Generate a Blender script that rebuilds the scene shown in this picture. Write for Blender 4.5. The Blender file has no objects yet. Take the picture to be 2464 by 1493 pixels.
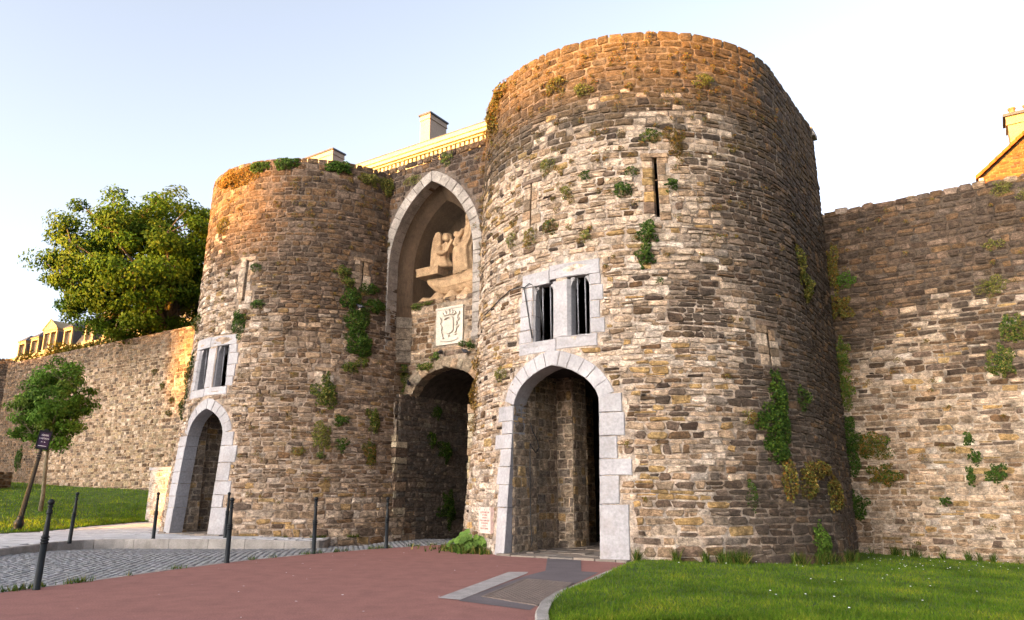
import bpy, bmesh, math, random
import numpy as np
from mathutils import Vector, Matrix, noise as mn
from math import sin, cos, radians, pi, sqrt, atan2, hypot, degrees

C = bpy.context.scene.collection
SC = bpy.context.scene
rnd = random.Random(7)
R_ = math.radians

# ------------------------------------------------------------------ camera
CAM_H, PITCH, LENS = 1.4, 14.144, 25.57
cam = bpy.data.cameras.new('camera')
cam.lens = LENS; cam.sensor_width = 36; cam.clip_end = 3000; cam.clip_start = 0.1
cam_o = bpy.data.objects.new('camera', cam); C.objects.link(cam_o)
cam_o.location = (0, 0, CAM_H); cam_o.rotation_euler = (R_(90 + PITCH), 0, 0)
SC.camera = cam_o

# ------------------------------------------------------------------ sun + sky
SUN_EL = R_(5.8)
SH = Vector((-.749, -.663)).normalized()           # horizontal direction towards the sun
SDIR = Vector((SH.x * cos(SUN_EL), SH.y * cos(SUN_EL), sin(SUN_EL)))
sun = bpy.data.lights.new('sun', 'SUN'); sun.energy = 4.6; sun.angle = R_(1.1); sun.color = (1.0, .45, .035)
sun_o = bpy.data.objects.new('sun', sun); C.objects.link(sun_o)
sun_o.location = (-40, -40, 40); sun_o.rotation_euler = SDIR.to_track_quat('Z', 'Y').to_euler()

W = bpy.data.worlds.new('World'); SC.world = W; W.use_nodes = True
nt = W.node_tree; nt.nodes.clear()
sky = nt.nodes.new('ShaderNodeTexSky'); sky.sky_type = 'NISHITA'; sky.sun_disc = False
sky.sun_elevation = SUN_EL; sky.sun_rotation = atan2(SH.x, SH.y)
sky.altitude = 30; sky.air_density = .5; sky.dust_density = 4.5; sky.ozone_density = 1.0
hs = nt.nodes.new('ShaderNodeHueSaturation'); hs.inputs['Saturation'].default_value = .47
bg = nt.nodes.new('ShaderNodeBackground'); bg.inputs['Strength'].default_value = .15
wo = nt.nodes.new('ShaderNodeOutputWorld')
nt.links.new(sky.outputs[0], hs.inputs['Color']); nt.links.new(hs.outputs[0], bg.inputs['Color']); nt.links.new(bg.outputs[0], wo.inputs[0])

SC.view_settings.view_transform = 'Standard'; SC.view_settings.look = 'None'
SC.view_settings.exposure = 2.76; SC.view_settings.gamma = 1.0; SC.view_settings.use_curve_mapping = False
SC.cycles.max_bounces = 6; SC.cycles.diffuse_bounces = 3; SC.cycles.transparent_max_bounces = 6
SC.cycles.use_denoising = True

# ------------------------------------------------------------------ frames of the gatehouse
E = (.834, -.5518); N = (-.5518, -.834)             # along the wall (to the right), outward
CR = (3.73, 21.0); CL = (-7.78, 28.3)               # tower centres
def lp(x, xs, ys): return float(np.interp(x, xs, ys))
def RR(z): return lp(z, [-1, 0, 1.2, 2.8, 5.2, 8.4, 13], [5.22, 5.08, 4.97, 4.82, 4.71, 4.63, 4.5])
def RL(z): return lp(z, [-1, 0, 1.5, 3.0, 5.0, 8.0, 13], [4.95, 4.85, 4.75, 4.62, 4.47, 4.36, 4.3])
def wor(a, b, c=CR): return (c[0] + a * E[0] + b * N[0], c[1] + a * E[1] + b * N[1])
def P3(a, b, z, c=CR): x, y = wor(a, b, c); return Vector((x, y, z))
AL = -13.627; BL = .263                              # left tower centre in the frame of the right one
def proj(p):
    c, s = cos(R_(PITCH)), sin(R_(PITCH)); z = p[2] - CAM_H
    f = p[1] * c + z * s; u = -p[1] * s + z * c
    f = max(f, .1); F = 1750 * 1024 / 2464
    return (512 + F * p[0] / f, 310 - F * u / f)

# ------------------------------------------------------------------ object helpers
def put(o, parent=None):
    C.objects.link(o)
    if parent is not None: o.parent = parent
    return o
def tag(o, label=None, cat=None, group=None, kind=None):
    if label: o['label'] = label
    if cat: o['category'] = cat
    if group: o['group'] = group
    if kind: o['kind'] = kind
    return o
def thing(name, label, cat, loc=(0, 0, 0), rz=0, group=None):
    o = bpy.data.objects.new(name, None); o.empty_display_size = .2
    o.location = loc; o.rotation_euler = (0, 0, rz); C.objects.link(o)
    return tag(o, label, cat, group)
def org(parent):
    v = Vector((0, 0, 0))
    while parent is not None: v = v + Vector(parent.location); parent = parent.parent
    return v
def mk(name, V, F, m, parent=None, col=None, smooth=False, world=True):
    """a mesh object; V in world coordinates (world=True) or in the parent's own frame"""
    me = bpy.data.meshes.new(name)
    if world and parent is not None:
        o0 = org(parent); V = [(v[0] - o0.x, v[1] - o0.y, v[2] - o0.z) for v in V]
    me.from_pydata([tuple(v) for v in V], [], F)
    if m: me.materials.append(m)
    if col is not None: setcol(me, col)
    if smooth: me.polygons.foreach_set('use_smooth', [True] * len(me.polygons))
    me.update()
    return put(bpy.data.objects.new(name, me), parent)
def setcol(me, col):
    """col: one rgb or one per face -> the piece's own colour"""
    at = me.attributes.new('col', 'FLOAT_COLOR', 'FACE')
    n = len(me.polygons)
    if len(np.shape(col)) == 1: a = np.tile(np.array([*col, 1.0], np.float32), n)
    else:
        a = np.ones((n, 4), np.float32); a[:, :3] = np.asarray(col, np.float32)[:n]; a = a.ravel()
    at.data.foreach_set('color', a)
def mk_np(name, V, nper, m, parent=None, col=None):
    """many alike polygons, V shape (faces, nper, 3)"""
    V = np.asarray(V, np.float32)
    if parent is not None: V = V - np.array(org(parent), np.float32)
    nf = V.shape[0]; me = bpy.data.meshes.new(name)
    me.vertices.add(nf * nper); me.vertices.foreach_set('co', V.ravel())
    me.loops.add(nf * nper); me.loops.foreach_set('vertex_index', np.arange(nf * nper, dtype=np.int32))
    me.polygons.add(nf); me.polygons.foreach_set('loop_start', np.arange(0, nf * nper, nper, dtype=np.int32))
    try: me.polygons.foreach_set('loop_total', np.full(nf, nper, np.int32))
    except Exception: pass
    me.materials.append(m)
    if col is not None: setcol(me, col)
    me.update(calc_edges=True)
    return put(bpy.data.objects.new(name, me), parent)
class MB:
    def __init__(s): s.V = []; s.F = []; s.c = []
    def add(s, V, F, c=None):
        o = len(s.V); s.V += [tuple(v) for v in V]; s.F += [tuple(i + o for i in f) for f in F]; s.c += [c] * len(F)
    def box(s, p0, p1, c=None):
        x0, y0, z0 = p0; x1, y1, z1 = p1
        s.add([(x0, y0, z0), (x1, y0, z0), (x1, y1, z0), (x0, y1, z0), (x0, y0, z1), (x1, y0, z1), (x1, y1, z1), (x0, y1, z1)],
              [(3, 2, 1, 0), (4, 5, 6, 7), (0, 1, 5, 4), (1, 2, 6, 5), (2, 3, 7, 6), (3, 0, 4, 7)], c)
    def abox(s, a0, a1, b0, b1, z0, z1, c=None, taper=0):
        """a box in the frame of the wall"""
        P = [P3(a0, b0, z0), P3(a1, b0, z0), P3(a1, b1, z0), P3(a0, b1, z0), P3(a0 + taper, b0, z1), P3(a1 - taper, b0, z1), P3(a1 - taper, b1, z1), P3(a0 + taper, b1, z1)]
        F = [(3, 2, 1, 0), (4, 5, 6, 7), (0, 1, 5, 4), (1, 2, 6, 5), (2, 3, 7, 6), (3, 0, 4, 7)]
        if b1 > b0: F = [f for f in F]
        s.add(P, F, c)
    def tube(s, pts, rad, n=8, c=None, cap=True):
        pts = [Vector(p) for p in pts]; rr = rad if hasattr(rad, '__len__') else [rad] * len(pts)
        V = []; prev = None
        for i, p in enumerate(pts):
            t = (pts[min(i + 1, len(pts) - 1)] - pts[max(i - 1, 0)]).normalized()
            u = t.orthogonal().normalized() if prev is None else (prev - t * prev.dot(t)).normalized()
            prev = u; w = t.cross(u)
            for k in range(n): a = 2 * pi * k / n; V.append(p + (u * cos(a) + w * sin(a)) * rr[i])
        F = [(i * n + k, i * n + (k + 1) % n, (i + 1) * n + (k + 1) % n, (i + 1) * n + k) for i in range(len(pts) - 1) for k in range(n)]
        if cap: F += [tuple(range(n))[::-1], tuple((len(pts) - 1) * n + k for k in range(n))]
        s.add(V, F, c)
    def lathe(s, prof, cx=0, cy=0, z0=0, n=16, c=None, sx=1, sy=1):
        V = []; F = []
        for r, z in prof:
            for k in range(n): a = 2 * pi * k / n; V.append((cx + r * cos(a) * sx, cy + r * sin(a) * sy, z0 + z))
        m = len(prof)
        F = [(i * n + k, i * n + (k + 1) % n, (i + 1) * n + (k + 1) % n, (i + 1) * n + k) for i in range(m - 1) for k in range(n)]
        F += [tuple(range(n))[::-1], tuple((m - 1) * n + k for k in range(n))]
        s.add(V, F, c)
    def obj(s, name, m, parent=None, col=None, smooth=False, world=True):
        if col is None and any(c is not None for c in s.c): col = [c or (.3, .3, .3) for c in s.c]
        return mk(name, s.V, s.F, m, parent, col, smooth, world)

# ------------------------------------------------------------------ materials
def base_mat(name, rough=.9):
    m = bpy.data.materials.new(name); m.use_nodes = True
    b = m.node_tree.nodes['Principled BSDF']; b.inputs['Roughness'].default_value = rough
    b.inputs['Specular IOR Level'].default_value = .25
    return m, m.node_tree, b
def N_(t, kind, **kw):
    n = t.nodes.new(kind)
    for k, v in kw.items():
        if k in n.inputs.keys(): n.inputs[k].default_value = v
        else: setattr(n, k, v)
    return n
def ramp(t, pts):
    r = t.nodes.new('ShaderNodeValToRGB'); e = r.color_ramp.elements
    while len(e) < len(pts): e.new(.5)
    for i, (p, c) in enumerate(pts):
        e[i].position = p; e[i].color = (c, c, c, 1) if not hasattr(c, '__len__') else (*c, 1)
    return r
def mixc(t, a, b, f, mode='MIX'):
    m = t.nodes.new('ShaderNodeMix'); m.data_type = 'RGBA'; m.blend_type = mode
    for s, v in ((m.inputs[6], a), (m.inputs[7], b), (m.inputs[0], f)):
        if hasattr(v, 'is_output'): t.links.new(v, s)
        elif hasattr(v, '__len__'): s.default_value = (*v, 1)
        else: s.default_value = v
    return m.outputs[2]
def rough_mat(name, color=None, attr=False, s1=7., s2=38., lo=.6, hi=1.4, bump=.5, bd=.03, rough=.92, spots=0., spotc=(.5, .47, .4), grime=0., grimec=(.06, .05, .042), bs=22., stretch=1.0, spec=.25, spec_soft=False, c2=.28, streak=0.):
    m, t, b = base_mat(name, rough); L = t.links.new
    b.inputs['Specular IOR Level'].default_value = spec
    g = N_(t, 'ShaderNodeNewGeometry'); mp = N_(t, 'ShaderNodeMapping'); L(g.outputs['Position'], mp.inputs[0])
    mp.inputs['Scale'].default_value = (1, 1, stretch)
    n1 = N_(t, 'ShaderNodeTexNoise', Scale=s1, Detail=6., Roughness=.62); L(mp.outputs[0], n1.inputs['Vector'])
    n2 = N_(t, 'ShaderNodeTexNoise', Scale=s2, Detail=4., Roughness=.6); L(mp.outputs[0], n2.inputs['Vector'])
    r1 = ramp(t, [(.32, lo), (.68, hi)]); L(n1.outputs[0], r1.inputs[0])
    c2 = .17 if spec_soft else c2; r2 = ramp(t, [(.3, 1 - c2), (.7, 1 + c2)]); L(n2.outputs[0], r2.inputs[0])
    if attr: at = N_(t, 'ShaderNodeAttribute', attribute_name='col'); c = at.outputs['Color']
    else: c = color
    c = mixc(t, c, r1.outputs[0], 1.0, 'MULTIPLY'); c = mixc(t, c, r2.outputs[0], 1.0, 'MULTIPLY')
    if streak:      # bedding lines in the stone
        mp2 = N_(t, 'ShaderNodeMapping'); L(g.outputs['Position'], mp2.inputs[0]); mp2.inputs['Scale'].default_value = (1, 1, 4.5)
        n6 = N_(t, 'ShaderNodeTexNoise', Scale=9., Detail=7., Roughness=.7); L(mp2.outputs[0], n6.inputs['Vector'])
        r6 = ramp(t, [(.34, 1 - streak), (.5, 1.0), (.66, 1 + streak * .9)]); L(n6.outputs[0], r6.inputs[0]); c = mixc(t, c, r6.outputs[0], 1.0, 'MULTIPLY')
    if grime:
        n4 = N_(t, 'ShaderNodeTexNoise', Scale=1.7, Detail=7., Roughness=.7); L(mp.outputs[0], n4.inputs['Vector'])
        r4 = ramp(t, [(.5, 0.), (.66, grime)]); L(n4.outputs[0], r4.inputs[0]); c = mixc(t, c, grimec, r4.outputs[0])
    if spots:
        n3 = N_(t, 'ShaderNodeTexNoise', Scale=14., Detail=8., Roughness=.75); L(mp.outputs[0], n3.inputs['Vector'])
        r3 = ramp(t, [(.58, 0.), (.66, spots)]); L(n3.outputs[0], r3.inputs[0]); c = mixc(t, c, spotc, r3.outputs[0])
    L(c, b.inputs['Base Color'])
    if bump:
        n5 = N_(t, 'ShaderNodeTexNoise', Scale=bs, Detail=8., Roughness=.68); L(mp.outputs[0], n5.inputs['Vector'])
        bp = N_(t, 'ShaderNodeBump', Strength=bump, Distance=bd); L(n5.outputs[0], bp.inputs['Height']); L(bp.outputs[0], b.inputs['Normal'])
    return m
def leaf_mat(name, trans=.3, rough=.6):
    m, t, b = base_mat(name, rough); L = t.links.new; b.inputs['Specular IOR Level'].default_value = .08
    at = N_(t, 'ShaderNodeAttribute', attribute_name='col'); L(at.outputs['Color'], b.inputs['Base Color'])
    tr = N_(t, 'ShaderNodeBsdfTranslucent'); L(at.outputs['Color'], tr.inputs[0])
    mx = N_(t, 'ShaderNodeMixShader'); mx.inputs[0].default_value = trans
    out = t.nodes['Material Output']; L(b.outputs[0], mx.inputs[1]); L(tr.outputs[0], mx.inputs[2]); L(mx.outputs[0], out.inputs[0])
    return m
M = {}
M['stone'] = rough_mat('rubble_stone', attr=True, s1=6.5, s2=34, lo=.5, hi=1.5, bump=1., bd=.07, spots=.16, spotc=(.42, .33, .25), grime=.45, grimec=(.04, .029, .021), c2=.33, streak=.44)
M['mortar'] = rough_mat('lime_mortar', attr=True, s1=4.5, s2=34, lo=.4, hi=1.4, bump=.9, bd=.05, grime=.45, grimec=(.05, .038, .028), c2=.3)
M['ashlar'] = rough_mat('white_limestone', color=(.335, .318, .33), s1=1.3, s2=16, lo=.78, hi=1.12, bump=.35, bd=.015, bs=12, grime=.3, grimec=(.25, .2, .17), spots=.06, spotc=(.2, .18, .17), rough=.9, spec_soft=True)
M['ashlar_grey'] = rough_mat('grey_dressed_stone', color=(.27, .235, .21), s1=2.6, s2=22, lo=.7, hi=1.25, bump=.35, bd=.015, grime=.5, grimec=(.08, .065, .055), spots=.25, spotc=(.45, .41, .37))
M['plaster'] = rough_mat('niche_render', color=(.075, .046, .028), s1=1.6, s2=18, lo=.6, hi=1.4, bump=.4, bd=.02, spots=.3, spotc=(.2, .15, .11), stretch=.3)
M['sand'] = rough_mat('carved_sandstone', color=(.47, .31, .18), s1=5, s2=30, lo=.7, hi=1.2, bump=.4, bd=.015, grime=.3, grimec=(.14, .08, .045))
M['panel'] = rough_mat('pale_carved_limestone', color=(.46, .41, .35), s1=4, s2=30, lo=.85, hi=1.1, bump=.2, bd=.008)
M['dark'] = rough_mat('interior_shade_dark', color=(.035, .028, .024), s1=3, s2=20)  # dark colour standing in for unlit interiors
M['red'] = rough_mat('red_asphalt', color=(.25, .12, .104), spec=.06, s1=3.2, s2=48, lo=.9, hi=1.1, bump=.35, bd=.006, bs=160, spots=.12, spotc=(.34, .22, .2), grime=.16, grimec=(.1, .055, .048), rough=.88)
M['grey'] = rough_mat('grey_asphalt', color=(.115, .095, .1), s1=1.5, s2=90, lo=.85, hi=1.15, bump=.35, bd=.006, bs=160)
M['conc'] = rough_mat('pale_concrete', color=(.3, .27, .26), s1=4, s2=90, lo=.8, hi=1.2, bump=.4, bd=.006, bs=120)
M['kerb'] = rough_mat('granite_kerb', color=(.3, .27, .25), s1=3, s2=80, lo=.75, hi=1.2, bump=.3, bd=.006, bs=110, grime=.3)
M['slab'] = rough_mat('grey_paving', attr=True, s1=2.5, s2=70, lo=.85, hi=1.12, bump=.25, bd=.005, bs=90)
M['cobble'] = rough_mat('basalt_setts', attr=True, s1=6, s2=60, lo=.75, hi=1.25, bump=.4, bd=.01, bs=60, rough=.62, spec=.5)
M['soil'] = rough_mat('turf_soil', color=(.05, .085, .018), s1=1.2, s2=40, lo=.7, hi=1.3, bump=.5, bd=.03)
M['iron'] = rough_mat('dark_painted_iron', color=(.009, .011, .013), s1=8, s2=60, lo=.8, hi=1.2, bump=.08, bd=.003, rough=.5, spec=.2)
M['rust'] = rough_mat('worn_steel_plate', color=(.13, .098, .085), s1=5, s2=60, lo=.75, hi=1.25, bump=.1, bd=.003, rough=.6, spec=.4)
M['bar'] = rough_mat('grey_window_bar', color=(.19, .19, .21), s1=8, s2=60, bump=0, rough=.5)
M['bark'] = rough_mat('bark', color=(.075, .058, .042), s1=9, s2=40, lo=.6, hi=1.4, bump=.9, bd=.03, stretch=.3)
M['barky'] = rough_mat('young_bark', color=(.15, .12, .075), s1=9, s2=40, lo=.6, hi=1.4, bump=.6, bd=.015, stretch=.4)
M['leaf'] = leaf_mat('leaf', .35); M['ivy'] = leaf_mat('ivy_leaf', .15, .5); M['grass'] = leaf_mat('grass_blade', .3, .7)
M['slate'] = rough_mat('roof_slate', color=(.06, .062, .078), s1=3, s2=20, lo=.8, hi=1.2, bump=.2, bd=.01, rough=.55)
M['stuccob'] = rough_mat('warm_stucco', color=(.25, .2, .125), s1=1, s2=20, lo=.85, hi=1.08, bump=.1, bd=.005)
M['stucco'] = rough_mat('cream_stucco', color=(.38, .32, .21), s1=1, s2=20, lo=.92, hi=1.06, bump=.1, bd=.005)
M['stuccop'] = rough_mat('pink_stucco', color=(.34, .26, .21), s1=1, s2=20, lo=.9, hi=1.06, bump=.1, bd=.005)
M['brick'] = rough_mat('brick', attr=True, s1=6, s2=40, lo=.8, hi=1.2, bump=.3, bd=.01)
M['tile'] = rough_mat('clay_tile', attr=True, s1=6, s2=40, lo=.85, hi=1.15, bump=.2, bd=.01)
M['glass'] = rough_mat('window_glass', color=(.1, .09, .09), bump=0, rough=.12, spec=.5)
M['text_brown'] = rough_mat('engraved_brown', color=(.16, .06, .05), bump=0)
M['text_white'] = rough_mat('white_enamel', color=(.75, .75, .78), bump=0)
M['enamel'] = rough_mat('purple_blue_enamel', color=(.035, .018, .05), s1=4, s2=30, bump=0, rough=.35)
M['plaque'] = rough_mat('pink_marble', color=(.6, .43, .38), s1=5, s2=30, lo=.88, hi=1.1, bump=.08, bd=.003, rough=.6, stretch=.3)
M['rubber'] = rough_mat('black_cable_sheath', color=(.02, .02, .022), bump=0, rough=.5)
M['feather'] = rough_mat('slate_feathers', color=(.02, .02, .026), s1=14, s2=50, lo=.6, hi=1.5, bump=.2, bd=.005, rough=.6)
M['net'] = rough_mat('net_wire', color=(.09, .065, .045), bump=0)

# ------------------------------------------------------------------ masonry
def fb(x, y, z=0.): return mn.noise(Vector((x, y, z)))
def sm(x, a, b):
    t = min(1, max(0, (x - a) / (b - a))); return t * t * (3 - 2 * t)
def mix3(a, b, f): return tuple(a[i] * (1 - f) + b[i] * f for i in range(3))
def jig(c, r, v=.18):
    k = 1 + r.uniform(-v, v); w = r.uniform(-.05, .05)
    return (c[0] * k * (1 + w), c[1] * k, c[2] * k * (1 - w))

def one_stone(surf, s0, s1, zb0, zb1, prot, irr, r):
    """an irregular hewn stone between two courses: about 40 triangles"""
    w = s1 - s0
    zl0, zr0, zl1, zr1 = zb0(s0), zb0(s1), zb1(s0), zb1(s1)
    h = min(zl1 - zl0, zr1 - zr0); g = min(.014, .1 * h)
    j = irr * min(h, w) * .22
    def q(s, z): return (s + r.uniform(-j, j), z + r.uniform(-j, j) * .7)
    c1, c2 = r.uniform(.04, .16), r.uniform(.08, .27)
    cw = min(c1 * w, .34 * h)
    ch = c2 * h
    pts = [q(s0 + g + cw, zl0 + g), q(s1 - g - cw, zr0 + g), q(s1 - g, zr0 + g + ch), q(s1 - g, zr1 - g - ch),
           q(s1 - g - cw, zr1 - g), q(s0 + g + cw, zl1 - g), q(s0 + g, zl1 - g - ch), q(s0 + g, zl0 + g + ch)]
    cs = sum(p[0] for p in pts) / 8; cz = sum(p[1] for p in pts) / 8
    V = []
    ts, tz = r.uniform(-.35, .35) * irr, r.uniform(-.5, .3) * irr
    for (s, z) in pts: V.append(surf(s, z, -.035))
    for (s, z) in pts: V.append(surf(cs + (s - cs) * .985, cz + (z - cz) * .98, prot * r.uniform(.25, .55)))
    k = r.uniform(.74, .88)
    for (s, z) in pts:
        s, z = cs + (s - cs) * k, cz + (z - cz) * k
        V.append(surf(s, z, prot * r.uniform(.7, 1.1) + (s - cs) / w * ts * prot + (z - cz) / h * tz * prot))
    V.append(surf(cs + r.uniform(-.1, .1) * w, cz + r.uniform(-.1, .1) * h, prot * r.uniform(.85, 1.25)))
    F = []
    for i in range(8):
        n = (i + 1) % 8
        F += [(i, n, 8 + n, 8 + i), (8 + i, 8 + n, 16 + n, 16 + i), (16 + i, 16 + n, 24)]
    return V, F, (cs, cz)

def masonry(surf, s0, s1, z0, z1, style, keep, colf, seed, wob=.03, top=None):
    r = random.Random(seed); out = []
    Z = [z0]
    while Z[-1] < z1:
        h = style((s0 + s1) / 2, Z[-1], r)[0]; Z.append(Z[-1] + h * r.uniform(.72, 1.32))
    def zb(i):
        zi = Z[i]; k = i * 3.7 + seed
        if i >= len(Z) - 1: return lambda s: zi
        return lambda s: zi + wob * fb(s * .55, k) * 1.6 + wob * .6 * fb(s * 2.1, k + 9)
    for i in range(len(Z) - 1):
        b0, b1 = zb(i), zb(i + 1); s = s0 - r.uniform(0, .3)
        while s < s1:
            h, w, irr, prot = style(s, Z[i], r)
            w = w * r.uniform(.55, 1.6); e = min(s + w, s1)
            if e - s < .07: s = e; continue
            cand = []
            x = r.random()
            if x < .22 * irr:                               # two thin stones bedded one on the other
                f = r.uniform(.35, .65)
                md = (lambda f, b0, b1: (lambda q: b0(q) * (1 - f) + b1(q) * f))(f, b0, b1)
                cand = [(s, e, b0, md), (s, e, md, b1)]
                if r.random() < .5: k = s + w * r.uniform(.3, .7); cand = [(s, k, b0, md), (k, e, b0, md), (s, e, md, b1)] if k < e - .08 else cand
            else: cand = [(s, e, b0, b1)]
            for (a, b, f0, f1) in cand:
                if a < s0 - .001: a = s0
                if b - a < .06: continue
                todo = [(a, b)]
                if not keep(a, b, f0((a + b) / 2), f1((a + b) / 2)):
                    m1 = (a + b) / 2; todo = [(a, m1), (m1, b)]
                    todo = [q for q in todo if q[1] - q[0] > .09 and keep(q[0], q[1], f0(m1), f1(m1))]
                for (a2, b2) in todo:
                    zc = f0((a2 + b2) / 2), f1((a2 + b2) / 2)
                    if zc[1] - zc[0] < .035: continue
                    V, F, c = one_stone(surf, a2, b2, f0, f1, prot * r.uniform(.55, 1.25), irr, r)
                    out.append((V, F, colf(c[0], c[1], r), (b2 - a2) * (zc[1] - zc[0])))
            s = e
    return out
def emit(stones, parent, nbig=300, m='stone', name='stone'):
    """the stones that show largest as parts of their own, the rest as one part"""
    o0 = Vector((0, 0, CAM_H)); sc = []
    for k, (V, F, c, ar) in enumerate(stones):
        p = [proj(v) for v in V[8:16]]
        A = abs(sum(p[i][0] * p[(i + 1) % 8][1] - p[(i + 1) % 8][0] * p[i][1] for i in range(8))) / 2
        ctr = V[24]; nrm = (Vector(V[10]) - Vector(V[8])).cross(Vector(V[14]) - Vector(V[8]))
        x, y = p[0]
        if not (0 < x < 1024 and 0 < y < 620): A = 0
        if nrm.dot(o0 - Vector(ctr)) < 0: A = 0
        sc.append((A, k))
    sc.sort(reverse=True); big = set(k for A, k in sc[:nbig] if A > 0)
    for A, k in sc[:nbig]:
        if A > 0: V, F, c, ar = stones[k]; mk(name, V, F, M[m], parent, c)
    mb = MB()
    for k, (V, F, c, ar) in enumerate(stones):
        if k not in big: mb.add(V, F, c)
    if mb.V: tag(mb.obj(name + 's', M[m], parent), kind='stuff')
def core(name, surf, s0, s1, z0, z1, ds, dz, hole, colf, parent, m='mortar', top=.8, amp=.012):
    ns = max(1, int((s1 - s0) / ds)); nz = max(1, int((z1 - z0) / dz))
    V = []; F = []; cl = []; r = random.Random(3)
    for j in range(nz + 1):
        for i in range(ns + 1):
            s = s0 + (s1 - s0) * i / ns; z = z0 + (z1 - z0) * j / nz
            V.append(surf(s, z, .008 + amp * fb(s * 6, z * 6) + amp * r.uniform(-.4, .4)))
    for j in range(nz):
        for i in range(ns):
            s = s0 + (s1 - s0) * (i + .5) / ns; z = z0 + (z1 - z0) * (j + .5) / nz
            if hole and hole(s, z): continue
            k = j * (ns + 1) + i; F.append((k, k + 1, k + ns + 2, k + ns + 1)); cl.append(colf(s, z, r))
    if top:
        o = len(V)
        for i in range(ns + 1):
            s = s0 + (s1 - s0) * i / ns; V.append(surf(s, z1, -top))
        for i in range(ns):
            k = nz * (ns + 1) + i; F.append((k, k + 1, o + i + 1, o + i)); cl.append(colf(s0 + (s1 - s0) * i / ns, z1, r))
    return mk(name, V, F, M[m], parent, cl)
def cyl_surf(c, Rf):
    """s: arc length at radius R0 (0 = straight out), beyond 90 degrees a straight flank"""
    R0 = 4.65; s90 = R0 * pi / 2
    def f(s, z, d=0.):
        R = Rf(z) + d
        if abs(s) <= s90: p = s / R0; x, y = wor(R * sin(p), R * cos(p), c)
        else: k = 1 if s > 0 else -1; R += (4.68 + d - R) * min(1., (abs(s) - s90) / 3.6); x, y = wor(k * R, -(abs(s) - s90), c)
        return (x, y, z)
    return f
def plane_surf(p, dr, nr):
    def f(s, z, d=0.): return (p[0] + dr[0] * s + nr[0] * d, p[1] + dr[1] * s + nr[1] * d, z)
    return f
def b_plane(b): x, y = wor(0, b); return plane_surf((x, y), E, N)          # s is the coordinate along the wall
def a_plane_r(a): x, y = wor(a, 0); return plane_surf((x, y), (-N[0], -N[1]), E)   # faces right (+e); s = -b
def a_plane_l(a): x, y = wor(a, 0); return plane_surf((x, y), N, (-E[0], -E[1]))   # faces left; s = b
S0 = 4.65
def ph2s(p): return R_(p) * S0
RT_ = cyl_surf(CR, RR); LT_ = cyl_surf(CL, RL)

# a block of dressed stone cut from a polygon in (s,z) on a wall surface, going back along the wall's normal
def block(name, surf, poly, parent, depth=.6, proud=.03, m='ashlar', bev=.012, straight=True, col=None, cham=None, chip=.006):
    """cham = (s of the chamfered edge, width, depth)"""
    rr = random.Random(int((poly[0][0] * 977 + poly[0][1] * 131) * 100)); q = []
    n = len(poly)
    for i in range(n):
        a, b = poly[i], poly[(i + 1) % n]; L = hypot(b[0] - a[0], b[1] - a[1]); q.append(a)
        if L > .12 and not (cham and abs(a[0] - cham[0]) < .001 and abs(b[0] - cham[0]) < .001):
            k = 2 if L > .3 else 1
            for j in range(k):
                f = (j + rr.uniform(.6, 1.4)) / (k + 1); nx, nz = -(b[1] - a[1]) / L, (b[0] - a[0]) / L; e = rr.uniform(0, chip)
                q.append((a[0] + (b[0] - a[0]) * f + nx * e, a[1] + (b[1] - a[1]) * f + nz * e))
    poly = q; n = len(poly); cs = sum(p[0] for p in poly) / n; cz = sum(p[1] for p in poly) / n
    def ins(p, e):
        dx, dz = cs - p[0], cz - p[1]; L = hypot(dx, dz) or 1; return (p[0] + dx / L * e, p[1] + dz / L * e)
    A, B = [], []
    for p in poly:
        if cham and abs(p[0] - cham[0]) < .001:
            A.append(Vector(surf(p[0], p[1], proud - cham[2]))); B.append(Vector(surf(p[0] + math.copysign(cham[1], cs - p[0]), p[1] + math.copysign(.004, cz - p[1]), proud)))
        else:
            A.append(Vector(surf(*p, proud - bev))); B.append(Vector(surf(*ins(p, bev * rr.uniform(1., 2.)), proud + rr.uniform(-.004, .004))))
    D = [Vector((a.x - N[0] * depth, a.y - N[1] * depth, a.z)) if straight else Vector(surf(*p, proud - depth)) for a, p in zip(A, poly)]
    V = D + A + B; F = []
    for i in range(n):
        k = (i + 1) % n; F += [(i, k, n + k, n + i), (n + i, n + k, 2 * n + k, 2 * n + i)]
    F += [tuple(range(2 * n, 3 * n)), tuple(range(n))[::-1]]
    return mk(name, V, F, M[m], parent, col)
def arch_pts(hw, zs, rise, prof, n):
    """points on a pointed arch, left to right, from a half profile {t: x/hw}"""
    ts = sorted(prof); L = [(-hw * lp(t, ts, [prof[q] for q in ts]), zs + rise * t) for t in np.linspace(0, 1, n)]
    return L + [(-x, z) for x, z in L[-2::-1]]
def resample(pts, n):
    d = [0]
    for a, b in zip(pts, pts[1:]): d.append(d[-1] + hypot(b[0] - a[0], b[1] - a[1]))
    return [(lp(t, d, [p[0] for p in pts]), lp(t, d, [p[1] for p in pts])) for t in np.linspace(0, d[-1], n)]
def offset(pts, th):
    out = []
    for i, p in enumerate(pts):
        a = pts[max(i - 1, 0)]; b = pts[min(i + 1, len(pts) - 1)]
        tx, tz = b[0] - a[0], b[1] - a[1]; L = hypot(tx, tz) or 1
        out.append((p[0] - tz / L * th, p[1] + tx / L * th))
    return out
DOORP = {0: 1, .2: .945, .43: .83, .6: .70, .8: .46, .93: .22, 1: 0}
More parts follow.
